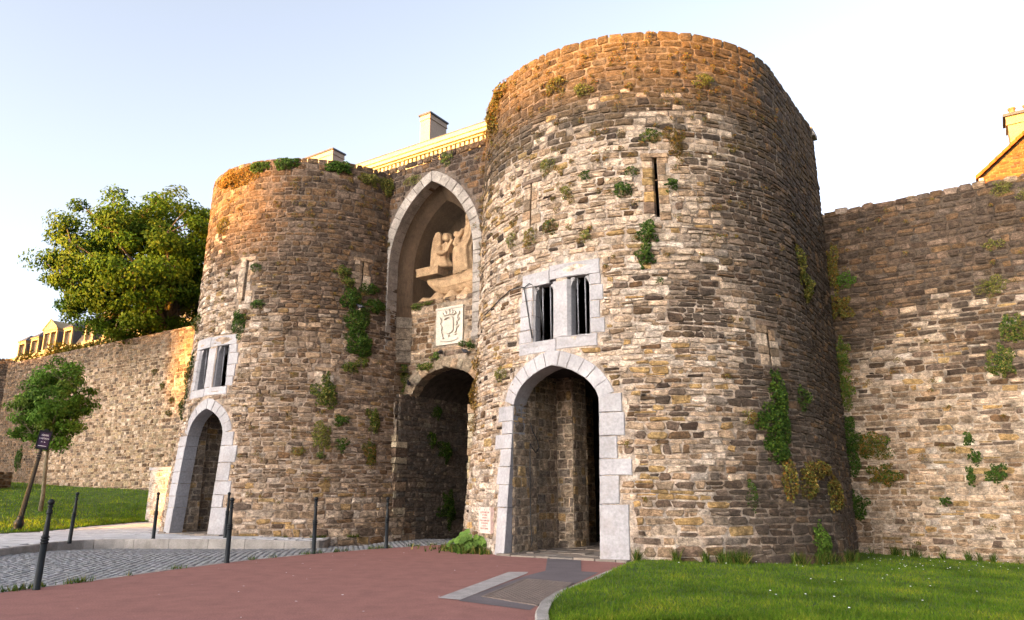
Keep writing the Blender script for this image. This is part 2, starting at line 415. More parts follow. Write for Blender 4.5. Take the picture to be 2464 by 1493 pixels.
# ------------------------------------------------------------------ stone colours (each stone's own, plus shade on the large tower's right side)
def warm(c): return (c[0] * 1.07, c[1] * .965, c[2] * .88)
PALE = (.41, .335, .265); TAN = (.275, .205, .143); YEL = (.36, .225, .095); BRN = (.112, .07, .039); DRK = (.048, .034, .026); GRY = (.135, .1, .078); WHT = (.49, .43, .375)
RUS = (.3, .16, .07)
PALE, TAN, BRN, DRK, GRY, WHT = map(warm, (PALE, TAN, BRN, DRK, GRY, WHT))
def pick(r, opts):
    x = r.random() * sum(w for w, c in opts)
    for w, c in opts:
        x -= w
        if x <= 0: return c
    return opts[-1][1]
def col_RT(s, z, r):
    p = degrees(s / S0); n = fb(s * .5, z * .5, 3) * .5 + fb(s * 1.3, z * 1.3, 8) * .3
    top = sm(z + n * 2, 9.3, 11.2); right = sm(p + n * 55, 27, 58)  # weathered rim; the right side also has its shade painted in
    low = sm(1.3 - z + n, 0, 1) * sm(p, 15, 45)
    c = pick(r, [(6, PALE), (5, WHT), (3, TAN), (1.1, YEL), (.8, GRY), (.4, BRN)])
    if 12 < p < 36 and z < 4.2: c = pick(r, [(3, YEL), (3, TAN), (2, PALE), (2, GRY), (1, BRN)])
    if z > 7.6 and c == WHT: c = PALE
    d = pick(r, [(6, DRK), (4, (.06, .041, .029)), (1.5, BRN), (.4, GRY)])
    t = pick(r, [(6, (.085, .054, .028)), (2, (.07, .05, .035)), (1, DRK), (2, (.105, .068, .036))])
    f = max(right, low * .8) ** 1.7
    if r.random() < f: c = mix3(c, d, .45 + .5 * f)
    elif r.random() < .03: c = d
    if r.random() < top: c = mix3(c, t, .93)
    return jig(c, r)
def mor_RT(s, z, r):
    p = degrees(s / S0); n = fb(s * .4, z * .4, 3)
    f = max(sm(p + n * 50, 22, 70) * .7, sm(z + n * 2, 9, 11.3) * .85)  # mortar darker towards the rim, and on the right for painted shade
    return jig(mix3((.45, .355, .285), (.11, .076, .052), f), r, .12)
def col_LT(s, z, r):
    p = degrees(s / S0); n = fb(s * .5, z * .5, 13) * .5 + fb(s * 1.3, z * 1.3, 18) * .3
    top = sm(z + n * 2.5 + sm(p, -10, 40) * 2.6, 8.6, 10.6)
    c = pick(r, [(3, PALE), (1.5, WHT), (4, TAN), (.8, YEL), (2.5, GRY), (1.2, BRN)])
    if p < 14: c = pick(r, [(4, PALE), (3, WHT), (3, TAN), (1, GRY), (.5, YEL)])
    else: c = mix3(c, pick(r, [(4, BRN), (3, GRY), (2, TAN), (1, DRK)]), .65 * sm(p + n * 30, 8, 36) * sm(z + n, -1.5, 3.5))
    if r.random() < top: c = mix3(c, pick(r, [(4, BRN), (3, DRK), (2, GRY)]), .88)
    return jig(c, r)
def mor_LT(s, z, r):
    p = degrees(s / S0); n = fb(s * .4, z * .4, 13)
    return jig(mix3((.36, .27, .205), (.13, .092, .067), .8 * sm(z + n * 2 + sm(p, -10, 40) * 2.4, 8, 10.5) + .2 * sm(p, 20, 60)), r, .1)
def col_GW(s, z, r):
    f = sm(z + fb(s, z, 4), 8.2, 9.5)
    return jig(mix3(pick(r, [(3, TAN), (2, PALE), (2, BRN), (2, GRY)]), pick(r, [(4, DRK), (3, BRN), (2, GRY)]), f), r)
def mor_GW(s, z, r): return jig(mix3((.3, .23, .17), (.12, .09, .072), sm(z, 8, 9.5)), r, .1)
def col_RW(s, z, r):
    n = fb(s * .4, z * .4, 23) * 2.2 + fb(s * 1.4, z * 1.4, 2)
    f = sm(z + n, 3.9, 6.6)
    c = pick(r, [(5, PALE), (5, TAN), (1, YEL), (1., GRY), (.6, BRN), (1, WHT)])
    if s < 6.3: c = mix3(c, BRN, .35)
    if r.random() < f: c = mix3(c, pick(r, [(6, DRK), (3, BRN), (1, GRY)]), .9)
    return jig(c, r)
def mor_RW(s, z, r): return jig(mix3((.4, .31, .235), (.1, .07, .05), sm(z + fb(s * .4, z * .4, 23) * 2, 3.8, 6.8)), r, .1)
def col_LW(s, z, r):
    n = fb(s * .2, z * .3, 33) * 2
    f = max(sm(z + n, 7.5, 10.) * .8, sm(-s + n * 2, 41, 47))
    c = pick(r, [(3, PALE), (5, TAN), (2, (.3, .22, .13)), (1.5, GRY), (1.5, BRN)])
    c = mix3(c, pick(r, [(4, BRN), (3, DRK), (1, GRY)]), f * .8)
    return jig(c, r)
def mor_LW(s, z, r): return jig(mix3((.36, .275, .19), (.1, .075, .055), max(sm(z, 8, 10.5) * .7, sm(-s, 41, 47) * .9)), r, .1)
def col_IN(s, z, r): return jig(pick(r, [(4, (.31, .235, .17)), (3, (.24, .185, .145)), (2, (.4, .3, .21)), (1, (.42, .28, .14))]), r)
def mor_IN(s, z, r): return jig((.55, .43, .32), r, .08)
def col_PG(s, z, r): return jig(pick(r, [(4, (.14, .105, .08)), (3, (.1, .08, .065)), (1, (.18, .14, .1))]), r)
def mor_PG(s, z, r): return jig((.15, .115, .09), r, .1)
def col_LO(s, z, r): return jig(pick(r, [(4, (.5, .42, .36)), (3, (.42, .35, .3)), (2, (.36, .29, .23)), (1, (.5, .38, .22))]), r)
def mor_LO(s, z, r): return jig((.55, .47, .41), r, .06)

def style_T(s, z, r):
    if z > 10.9: return (.215, .38, .35, .034)
    if z > 9.2: return (.175, .33, .65, .04)
    if z < .9: return (.2, .38, .75, .046)
    return (.15, .32, .95, .046)
def style_W(s, z, r): return (.15, .34, .9, .042) if z < 7 else (.175, .34, .6, .042)
def style_L(s, z, r): return (.185, .33, .45, .04) if r.random() < .7 else (.16, .28, .8, .045)
def style_G(s, z, r): return (.2, .36, .5, .035)
def style_I(s, z, r): return (.21, .3, .4, .035)

def inpoly(s, z, P):
    c = False; j = len(P) - 1
    for i in range(len(P)):
        if (P[i][1] > z) != (P[j][1] > z) and s < (P[j][0] - P[i][0]) * (z - P[i][1]) / (P[j][1] - P[i][1]) + P[i][0]: c = not c
        j = i
    return c
class Mask:
    def __init__(s): s.P = []
    def add(s, poly): s.P.append((min(p[0] for p in poly), max(p[0] for p in poly), min(p[1] for p in poly), max(p[1] for p in poly), poly))
    def hit(s, x, z, e=0.): return any(a - e < x < b + e and c - e < z < d + e and (e or inpoly(x, z, P)) for a, b, c, d, P in s.P)
    def keep(s, a, b, z0, z1):
        for (x0, x1, y0, y1, P) in s.P:
            if b < x0 or a > x1 or z1 < y0 or z0 > y1: continue
            for fx in (.04, .35, .65, .96):
                for fz in (.05, .5, .95):
                    if inpoly(a + (b - a) * fx, z0 + (z1 - z0) * fz, P): return False
        return True
def grow(P, e):
    cs = sum(p[0] for p in P) / len(P); cz = sum(p[1] for p in P) / len(P)
    return [(p[0] + math.copysign(e, p[0] - cs), p[1] + (e if p[1] > cz else -e)) for p in P]

# ------------------------------------------------------------------ unseen houses added behind the viewpoint, sized and gapped to shade the gate
QV = Vector((.663, -.749)); OD = 120.0
def shade_house(q0, q1, zr, wallc, label):
    h = zr[0] + (OD + zr[1] + 2.5) * math.tan(SUN_EL)
    rot = atan2(QV.y, QV.x); ctr = SH * (OD + 5) + QV * ((q0 + q1) / 2)
    t = thing('shade_house', label, 'house', (ctr.x, ctr.y, -1), rot, 'unseen houses added to cast shade')
    L = (q1 - q0) / 2; m = rough_mat('house_render', color=wallc, s1=1, s2=10, lo=.9, hi=1.1, bump=0)
    b = MB(); b.box((-L, -4.6, 0), (L, 4.6, h - 1.6)); b.obj('wall', m, t, world=False)
    b = MB(); b.add([(-L, -5, h - 1.6), (L, -5, h - 1.6), (L, 5, h - 1.6), (-L, 5, h - 1.6), (-L, -2.5, h + 1), (L, -2.5, h + 1), (L, 2.5, h + 1), (-L, 2.5, h + 1)],
          [(3, 2, 1, 0), (4, 5, 6, 7), (0, 1, 5, 4), (1, 2, 6, 5), (2, 3, 7, 6), (3, 0, 4, 7)]); b.obj('roof', M['slate'], t, world=False)
    rr = random.Random(int(q0 * 10)); x = -L + rr.uniform(.5, 2)
    while x < L - 1:
        w = rr.uniform(.5, 1.0); b = MB(); b.box((x, -.5, h - .5), (x + w, .5, h + 1 + rr.uniform(.5, 1.3))); b.obj('chimney', m, t, world=False); x += rr.uniform(2.5, 5)  # chimneys added to break up the roofline's shadow edge
    k = 0; x = -L + 1.2
    while x < L - 1.5:
        z = 2.
        while z < h - 4:
            b = MB(); b.box((x, 4.55, z), (x + 1., 4.66, z + 1.8)); b.obj('window', M['glass'], t, world=False); z += 3.2
        x += 2.6
shade_house(-8, 9, (11.9, 20), (.5, .42, .33), 'long cream added shade house behind the viewpoint, rightmost of the row')
shade_house(-17, -8.02, (12.0, 12), (.45, .36, .3), 'pinkish added shade house behind the viewpoint facing the large tower')
shade_house(-24.1, -17.02, (15, 9), (.5, .47, .42), 'tall grey added shade house behind the viewpoint facing the niche')
shade_house(-31.0, -24.12, (10.2, 8.6), (.48, .4, .28), 'narrow yellow added shade house behind the viewpoint beside the sun gap')
shade_house(-41.9, -35.6, (8, 13), (.5, .44, .38), 'low added shade house behind the viewpoint past the sun gap')
shade_house(-43.4, -41.92, (6.6, 13), (.4, .33, .28), 'very narrow brown added shade house behind the viewpoint')
shade_house(-50, -43.42, (11.2, 13), (.52, .46, .36), 'sand coloured added shade house behind the viewpoint')
shade_house(-58.5, -50.02, (18, 10), (.46, .42, .4), 'tallest grey added shade house behind the viewpoint')
shade_house(-72, -58.52, (10.7, 13), (.5, .42, .36), 'long pink added shade house behind the viewpoint, leftmost of the row')

# ------------------------------------------------------------------ ground
def polyobj(name, pts, m, parent=None, kind='structure', label=None, cat=None, col=None):
    o = mk(name, pts, [tuple(range(len(pts)))], m, parent, col)
    bm = bmesh.new(); bm.from_mesh(o.data); bmesh.ops.triangulate(bm, faces=bm.faces[:])
    for f in bm.faces:
        if f.normal.z < 0: f.normal_flip()
    bm.to_mesh(o.data); bm.free()
    return tag(o, label, cat, None, kind)
g_o = mk('ground', [(-900, -900, -1.3), (900, -900, -1.3), (900, 900, -1.3), (-900, 900, -1.3)], [(0, 1, 2, 3)], M['soil']); tag(g_o, kind='structure')
KERB = [(-14.5, 4), (-12.6, 12), (-12.15, 17.0), (-12.15, 19.2), (-12.35, 20.6), (-12.0, 21.5), (-11.2, 21.85), (-9.5, 21.8), (-7.5, 21.75), (-5.85, 21.95), (-5.5, 22.2), (-5.55, 23.0), (-5.75, 24.2)]
REDE = [(-9.5, 2), (-8.1, 8), (-7.45, 11.2), (-6.95, 12.6), (-6.45, 14.4), (-5.75, 16.4), (-4.75, 18.2), (-3.4, 20.0), (-1.75, 21.6), (-1.2, 22.6)]
LAWE = [(-.2, -6), (.18, 5), (.26, 8.9), (.36, 9.8), (.62, 11), (1.1, 12.4), (1.7, 14.1), (2.3, 15.6), (2.75, 16.6)]
def zroad(x, y): return -.035 - .11 * sm(y, 18.5, 22.5)
red = [(x, y, 0) for x, y in REDE[1:]] + [(1, 24, 0), (4, 18, 0), (2.9, 16.8, 0)] + [(x, y, 0) for x, y in LAWE[::-1]] + [(-.2, -12, 0), (-9.5, -12, 0), (-9.5, 2, 0)]
polyobj('red_pavement', red, M['red'])
# the cobbled street
GP = [wor(-5.4, .2), wor(-5.4, -8), wor(-9.2, -8), wor(-9.2, .2)]
rp = [(x, y) for x, y in KERB[:12]] + [(-4.6, 23.4)] + GP[::-1] + [(x, y) for x, y in REDE[::-1]]
road = polyobj('cobbled_street', [(x, y, zroad(x, y) - .05) for x, y in rp], M['mortar'], col=(.12, .113, .112))
def kx(y): return lp(y, [p[1] for p in KERB[:5]], [p[0] for p in KERB[:5]])
def inroad(x, y):
    return inpoly(x, y, rp)
cob = []; rc = random.Random(11)
y = 8.6; row = 0
ang = R_(-24); ux, uy = cos(ang), sin(ang); 
for i in range(-90, 120):
    for j in range(-60, 70):
        u = (i + .5 * (j % 2)) * .185 + rc.uniform(-.012, .012); v = j * .125 + rc.uniform(-.008, .008)
        x = -7 + u * ux - v * uy; yy = 19 + u * uy + v * ux
        if yy < 9 or not inroad(x, yy) or (yy < 12 and x < -13): continue
        if not inroad(x + .1, yy) or not inroad(x - .1, yy) or not inroad(x, yy + .08): continue
        a = ang + rc.uniform(-.06, .06); cw, ch = .083 * rc.uniform(.85, 1.05), .054 * rc.uniform(.85, 1.08)
        z = zroad(x, yy) + rc.uniform(-.006, .006); ca, sa = cos(a), sin(a); V = []
        for (k, dz) in ((1, -.05), (1, -.012), (.62, .004)):
            for (su, sv) in ((-1, -.75), (-.8, -1), (.8, -1), (1, -.75), (1, .75), (.8, 1), (-.8, 1), (-1, .75)):
                px, py = su * cw * k, sv * ch * k; V.append((x + px * ca - py * sa, yy + px * sa + py * ca, z + dz + rc.uniform(-.002, .002)))
        F = [(8 * q + k, 8 * q + (k + 1) % 8, 8 * q + 8 + (k + 1) % 8, 8 * q + 8 + k) for q in range(2) for k in range(8)] + [tuple(range(16, 24))]
        g = rc.uniform(.115, .185); cob.append((V, F, (g * rc.uniform(.96, 1.06), g, g * rc.uniform(.98, 1.1)), hypot(x, yy)))
cob.sort(key=lambda c: (c[3] if 0 < proj(c[0][16])[0] < 1024 and proj(c[0][16])[1] < 620 else 99))
for V, F, c, d in cob[:300]: mk('cobble', V, F, M['cobble'], road, c)
mb = MB()
for V, F, c, d in cob[300:]: mb.add(V, F, c)
tag(mb.obj('cobbles', M['cobble'], road), kind='stuff')
# flush edging along the red surface
def strip(name, pts, w, z0, z1, m, seg, parent=None, gap=.012, side=1, kinds=None, col=None, r=random.Random(2)):
    d = [0]
    for a, b in zip(pts, pts[1:]): d.append(d[-1] + hypot(b[0] - a[0], b[1] - a[1]))
    xs, ys = [p[0] for p in pts], [p[1] for p in pts]; t = 0
    while t < d[-1] - .1:
        e = min(t + seg * r.uniform(.9, 1.1), d[-1]); n = 4; V = []; F = []; jz = r.uniform(-.004, .004)
        for i in range(n + 1):
            q = t + gap / 2 + (e - t - gap) * i / n; x, y = lp(q, d, xs), lp(q, d, ys)
            x2, y2 = lp(min(q + .05, d[-1]), d, xs), lp(min(q + .05, d[-1]), d, ys); x1, y1 = lp(max(q - .05, 0), d, xs), lp(max(q - .05, 0), d, ys)
            tx, ty = x2 - x1, y2 - y1; L = hypot(tx, ty) or 1; nx, ny = -ty / L * side, tx / L * side
            za, zb_ = (z0(x, y), z1(x, y)) if callable(z0) else (z0, z1)
            zb_ += jz
            V += [(x, y, za), (x, y, zb_ - .02), (x + nx * .02, y + ny * .02, zb_), (x + nx * w, y + ny * w, zb_), (x + nx * w, y + ny * w, za)]
        for i in range(n):
            for k in range(4): F.append((5 * i + k, 5 * i + k + 1, 5 * i + k + 6, 5 * i + k + 5))
        F += [(0, 1, 2, 3, 4), tuple(5 * n + k for k in (4, 3, 2, 1, 0))]
        mk(name, V, F, m, parent, col)
        t = e
edge = thing('street_edging', 'thin pale flush stone edging between the cobbles and the red surface', 'edging', (-5, 17, 0))
strip('edging_stone', REDE[1:9], .1, lambda x, y: -.2, lambda x, y: .006 - .05 * sm(y, 19, 22), M['kerb'], .9, edge, side=1)
# raised pavement on the left, with its kerb and slabs
PV = .125
kerb = thing('pavement_kerb', 'grey granite kerb curving round the raised pavement by the small tower', 'kerb', (-10, 21.8, 0))
strip('kerb_stone', KERB[1:], .16, lambda x, y: -.25, lambda x, y: PV + .0 - .06 * sm(x, -8, -5.6), M['kerb'], 1.05, kerb, side=1)
pv = KERB[1:] + [(-6, 26), (-14, 34), (-17.3, 35.5), (-16.9, 30), (-16.3, 26.2), (-17.2, 24.6), (-20, 21.0), (-24, 14)]
pave = polyobj('left_pavement', [(x, y, PV - .02 - .06 * sm(x, -8, -5.6)) for x, y in pv], M['mortar'], col=(.2, .18, .17))
inner = []
for i in range(-60, 60):
    for j in range(-40, 50):
        u, v = (i + .5 * (j % 2)) * .62, j * .42
        a = R_(4); ca, sa = cos(a), sin(a); x, y = -12 + u * ca - v * sa, 24 + u * sa + v * ca
        if y < 14.5: continue
        cs = [(x + du * ca - dv * sa, y + du * sa + dv * ca) for du, dv in ((-.303, -.203), (.303, -.203), (.303, .203), (-.303, .203))]
        if not all(inpoly(px, py, pv) for px, py in cs): continue
        if any(hypot(px - CL[0], py - CL[1]) < 4.7 for px, py in cs): continue
        if any(px > -12.2 + .25 and py < 21.4 for px, py in cs): continue
        zt = PV + rc.uniform(-.005, .004) - .06 * sm(x, -8, -5.6)
        if all(not inpoly(px * 1.0, py - .19, pv) for px, py in cs): continue
        b = MB(); b.add([(px, py, zt - .04) for px, py in cs] + [(px, py, zt) for px, py in cs], [(4, 5, 6, 7), (0, 1, 5, 4), (1, 2, 6, 5), (2, 3, 7, 6), (3, 0, 4, 7)])
        g = rc.uniform(.4, .5); inner.append((b, (g * 1.0, g * .97, g * 1.0)))
for b, c in inner[:300]: b.obj('paving_slab', M['slab'], pave, c)
if inner[300:]:
    mb = MB()
    for b, c in inner[300:]: mb.add(b.V, b.F, c)
    tag(mb.obj('paving_slabs', M['slab'], pave), kind='stuff')
# grey patch, concrete strip and checker plate in the red surface
polyobj('grey_asphalt_patch', [(.78, 16.95, .004), (1.5, 16.7, .004), (1.28, 14.2, .004), (1.58, 14.0, .004), (1.02, 12.35, .004), (.55, 11.0, .004), (.22, 9.6, .004), (-.72, 10.4, .004), (-.62, 10.75, .004), (.22, 13.4, .004), (.62, 14.3, .004)], M['grey'])
polyobj('concrete_strip', [(-1.02, 10.66, .008), (-.7, 10.46, .008), (.26, 13.75, .008), (.3, 14.05, .008), (-.06, 14.05, .008)], M['conc'])
ap = thing('access_cover', 'rusty brown checker plate cover set in the grey asphalt patch', 'cover', (.26, 11.4, 0))
PL = [(-.37, 10.8), (.3, 10.02), (.93, 12.33), (.25, 12.9)]
def pq(u, v): 
    a = [PL[0][k] * (1 - u) + PL[1][k] * u for k in (0, 1)]; b = [PL[3][k] * (1 - u) + PL[2][k] * u for k in (0, 1)]
    return (a[0] * (1 - v) + b[0] * v, a[1] * (1 - v) + b[1] * v)
b = MB(); q = [pq(*p) for p in ((0, 0), (1, 0), (1, 1), (0, 1))]
b.add([(x, y, .0) for x, y in q] + [(x, y, .012) for x, y in q], [(4, 5, 6, 7), (0, 1, 5, 4), (1, 2, 6, 5), (2, 3, 7, 6), (3, 0, 4, 7)]); b.obj('plate', M['rust'], ap)
b = MB()
for i in range(14):
    for j in range(36):
        u, v = (i + .5) / 14, (j + .5) / 36; k = .016 if (i + j) % 2 else -.016
        x, y = pq(u, v); L = .024
        x1, y1, x2, y2 = x - L, y - k * 2, x + L, y + k * 2
        b.add([(x1, y1, .012), (x + .006, y - .01, .012), (x2, y2, .012), (x - .006, y + .01, .012), (x, y, .0165)], [(0, 1, 4), (1, 2, 4), (2, 3, 4), (3, 0, 4)])
tag(b.obj('tread_pattern', M['rust'], ap), kind='stuff')
for e, (u0, v0, u1, v1) in enumerate(((-.06, -.02, 0, 1.02), (1, -.02, 1.06, 1.02), (0, -.02, 1, 0), (0, 1, 1, 1.02))):
    b = MB(); q = [pq(*p) for p in ((u0, v0), (u1, v0), (u1, v1), (u0, v1))]
    b.add([(x, y, .0) for x, y in q] + [(x, y, .0155) for x, y in q], [(4, 5, 6, 7), (0, 1, 5, 4), (1, 2, 6, 5), (2, 3, 7, 6), (3, 0, 4, 7)]); b.obj('frame_bar', M['rust'], ap)
# lawns
lk = thing('lawn_kerb', 'pale grey kerb between the red surface and the right hand lawn', 'kerb', (1, 12, 0))
strip('kerb_stone', LAWE, .15, lambda x, y: -.3, lambda x, y: .09 - .075 * sm(y, 9, 13), M['kerb'], 1.0, lk, side=-1)
def zlawn(x, y):
    e = lp(y, [p[1] for p in LAWE], [p[0] for p in LAWE])
    d = max(0, x - e); return .05 - .03 * sm(y, 9, 13) + .05 * sm(d, 0, .5) - .042 * max(0, x - 2.6) + .025 * fb(x * .5, y * .5)
V = []; F = []; nx = 70; ys = list(np.linspace(-4, 26, 90))
for y in ys:
    e = lp(y, [p[1] for p in LAWE], [p[0] for p in LAWE]) + .13
    for i in range(nx + 1):
        x = e + (40 - e) * (i / nx) ** 2; V.append((x, y, zlawn(x, y)))
for j in range(len(ys) - 1):
    for i in range(nx): k = j * (nx + 1) + i; F.append((k, k + 1, k + nx + 2, k + nx + 1))
tag(mk('right_lawn', V, F, M['soil'], smooth=True), kind='structure')
LB = [(-24, 14.0, .14), (-20, 21, .14), (-17.2, 24.6, .13), (-16.35, 26.2, .13), (-16.75, 30, .14), (-17.0, 34.2, .16), (-15, 34.6, .2), (-12, 31, .2)]
def zl_top(a): return lp(a, [-60, -52, -41, -31.4, -24, -16], [2.3, 2.3, 1.84, 1.57, 1.3, 1.1])
LTp = [(-72, -3), (-62, -3.9), (-54, -4.0), (-48, -4.0), (-41, -4.0), (-31.4, -4.0), (-24.5, -4.0), (-20, -4.0)]
def lawnL(u, v):
    k = u * 7; i = min(6, int(k)); f = k - i
    p = [LB[i][c] * (1 - f) + LB[i + 1][c] * f for c in range(3)]
    a = LTp[i][0] * (1 - f) + LTp[i + 1][0] * f; bb = LTp[i][1] * (1 - f) + LTp[i + 1][1] * f
    x, y = wor(a, bb); z = zl_top(a)
    return (p[0] * (1 - v) + x * v, p[1] * (1 - v) + y * v, p[2] + (z - p[2]) * (v * .75 + .25 * sm(v, 0, 1)) + .03 * fb(u * 20, v * 10))
V = [lawnL(i / 56, j / 24) for j in range(25) for i in range(57)]
F = [(j * 57 + i, j * 57 + i + 1, j * 57 + i + 58, j * 57 + i + 57) for j in range(24) for i in range(56)]
tag(mk('left_lawn', V, F, M['soil'], smooth=True), kind='structure')
def blades(name, pts, hgt, wid, seed, cols, lean=.5):
    rg = np.random.default_rng(seed); n = len(pts); p = np.asarray(pts, np.float32)
    a = rg.uniform(0, 2 * pi, n); w = wid * rg.uniform(.6, 1.3, n); h = hgt * rg.uniform(.5, 1.35, n)
    d = np.stack([np.cos(a) * w, np.sin(a) * w, np.zeros(n)], 1)
    ln = rg.normal(0, lean, (n, 2)) * h[:, None]
    T = np.zeros((n, 3, 3), np.float32); T[:, 0] = p - d; T[:, 1] = p + d; T[:, 2] = p; T[:, 2, 0] += ln[:, 0]; T[:, 2, 1] += ln[:, 1]; T[:, 2, 2] += h
    ci = rg.integers(0, len(cols), n); c = np.array(cols)[ci] * rg.uniform(.75, 1.25, (n, 1))
    if n > 20000:      # dry and lush patches
        k = np.array([fb(q[0] * .9, q[1] * .9, 2) + .5 * fb(q[0] * 2.7, q[1] * 2.7, 9) for q in pts]); c = c * (1 + .55 * k[:, None]); c[:, 0] *= 1 + .5 * np.clip(k, 0, 1)
    return mk_np(name, T, 3, M['grass'], None, c)
GC = [(.075, .148, .009), (.09, .168, .011), (.06, .12, .009), (.14, .18, .022), (.11, .165, .015)]
rg = np.random.default_rng(5); pts = []
while len(pts) < 110000:
    y = 8.2 + 15 * rg.random() ** 1.6; e = lp(y, [p[1] for p in LAWE], [p[0] for p in LAWE])
    x = e + .1 + rg.random() * (y * .75 + 1.5 - e)
    if hypot(x - CR[0], y - CR[1]) < 5.1: continue
    if fb(x * 3, y * 3) < -.45 and rg.random() < .5: continue
    pts.append((x, y, zlawn(x, y) - .005))
tag(blades('lawn_grass', pts, .048, .0065, 1, GC), kind='stuff')
pts = []
for _ in range(42000):
    u, v = rg.random(), rg.random() ** 1.3; x, y, z = lawnL(u, v)
    if abs(x) > y * .74: continue
    pts.append((x, y, z - .01))
tag(blades('slope_grass', pts, .09, .018, 2, [(c[0] * 1.25, c[1] * 1.25, c[2]) for c in GC]), kind='stuff')
pts = []
for _ in range(420):
    y = 9 + 12 * rg.random(); x = 1.5 + rg.random() * (y * .72); 
    if hypot(x - CR[0], y - CR[1]) < 5.4 or x < lp(y, [p[1] for p in LAWE], [p[0] for p in LAWE]) + .3: continue
    if y < 15 and rg.random() < .9 or x < 4 and rg.random() < .6: continue
    pts.append((x, y, zlawn(x, y) + .065))
Q = np.array([[(x - .011, y - .011, z), (x + .011, y - .011, z), (x + .011, y + .011, z + .006), (x - .011, y + .011, z + .006)] for x, y, z in pts])
tag(mk_np('daisies', Q, 4, M['text_white']), kind='stuff')
rg = np.random.default_rng(77); Q = []
for _ in range(60):      # pale flecks of grit and paper
    y = 9 + 13 * rg.random(); x = rg.uniform(-6, .2); k = rg.uniform(.006, .02); a = rg.uniform(0, 3)
    if not inpoly(x, y, [(p[0], p[1]) for p in red]): continue
    Q.append([(x + k * cos(a + q) * (1.8 if q in (0, pi) else .7), y + k * sin(a + q), .006 + rg.uniform(0, .004)) for q in (0, pi / 2, pi, 3 * pi / 2)])
tag(mk_np('litter_flecks', np.array(Q), 4, M['text_white']), kind='stuff')
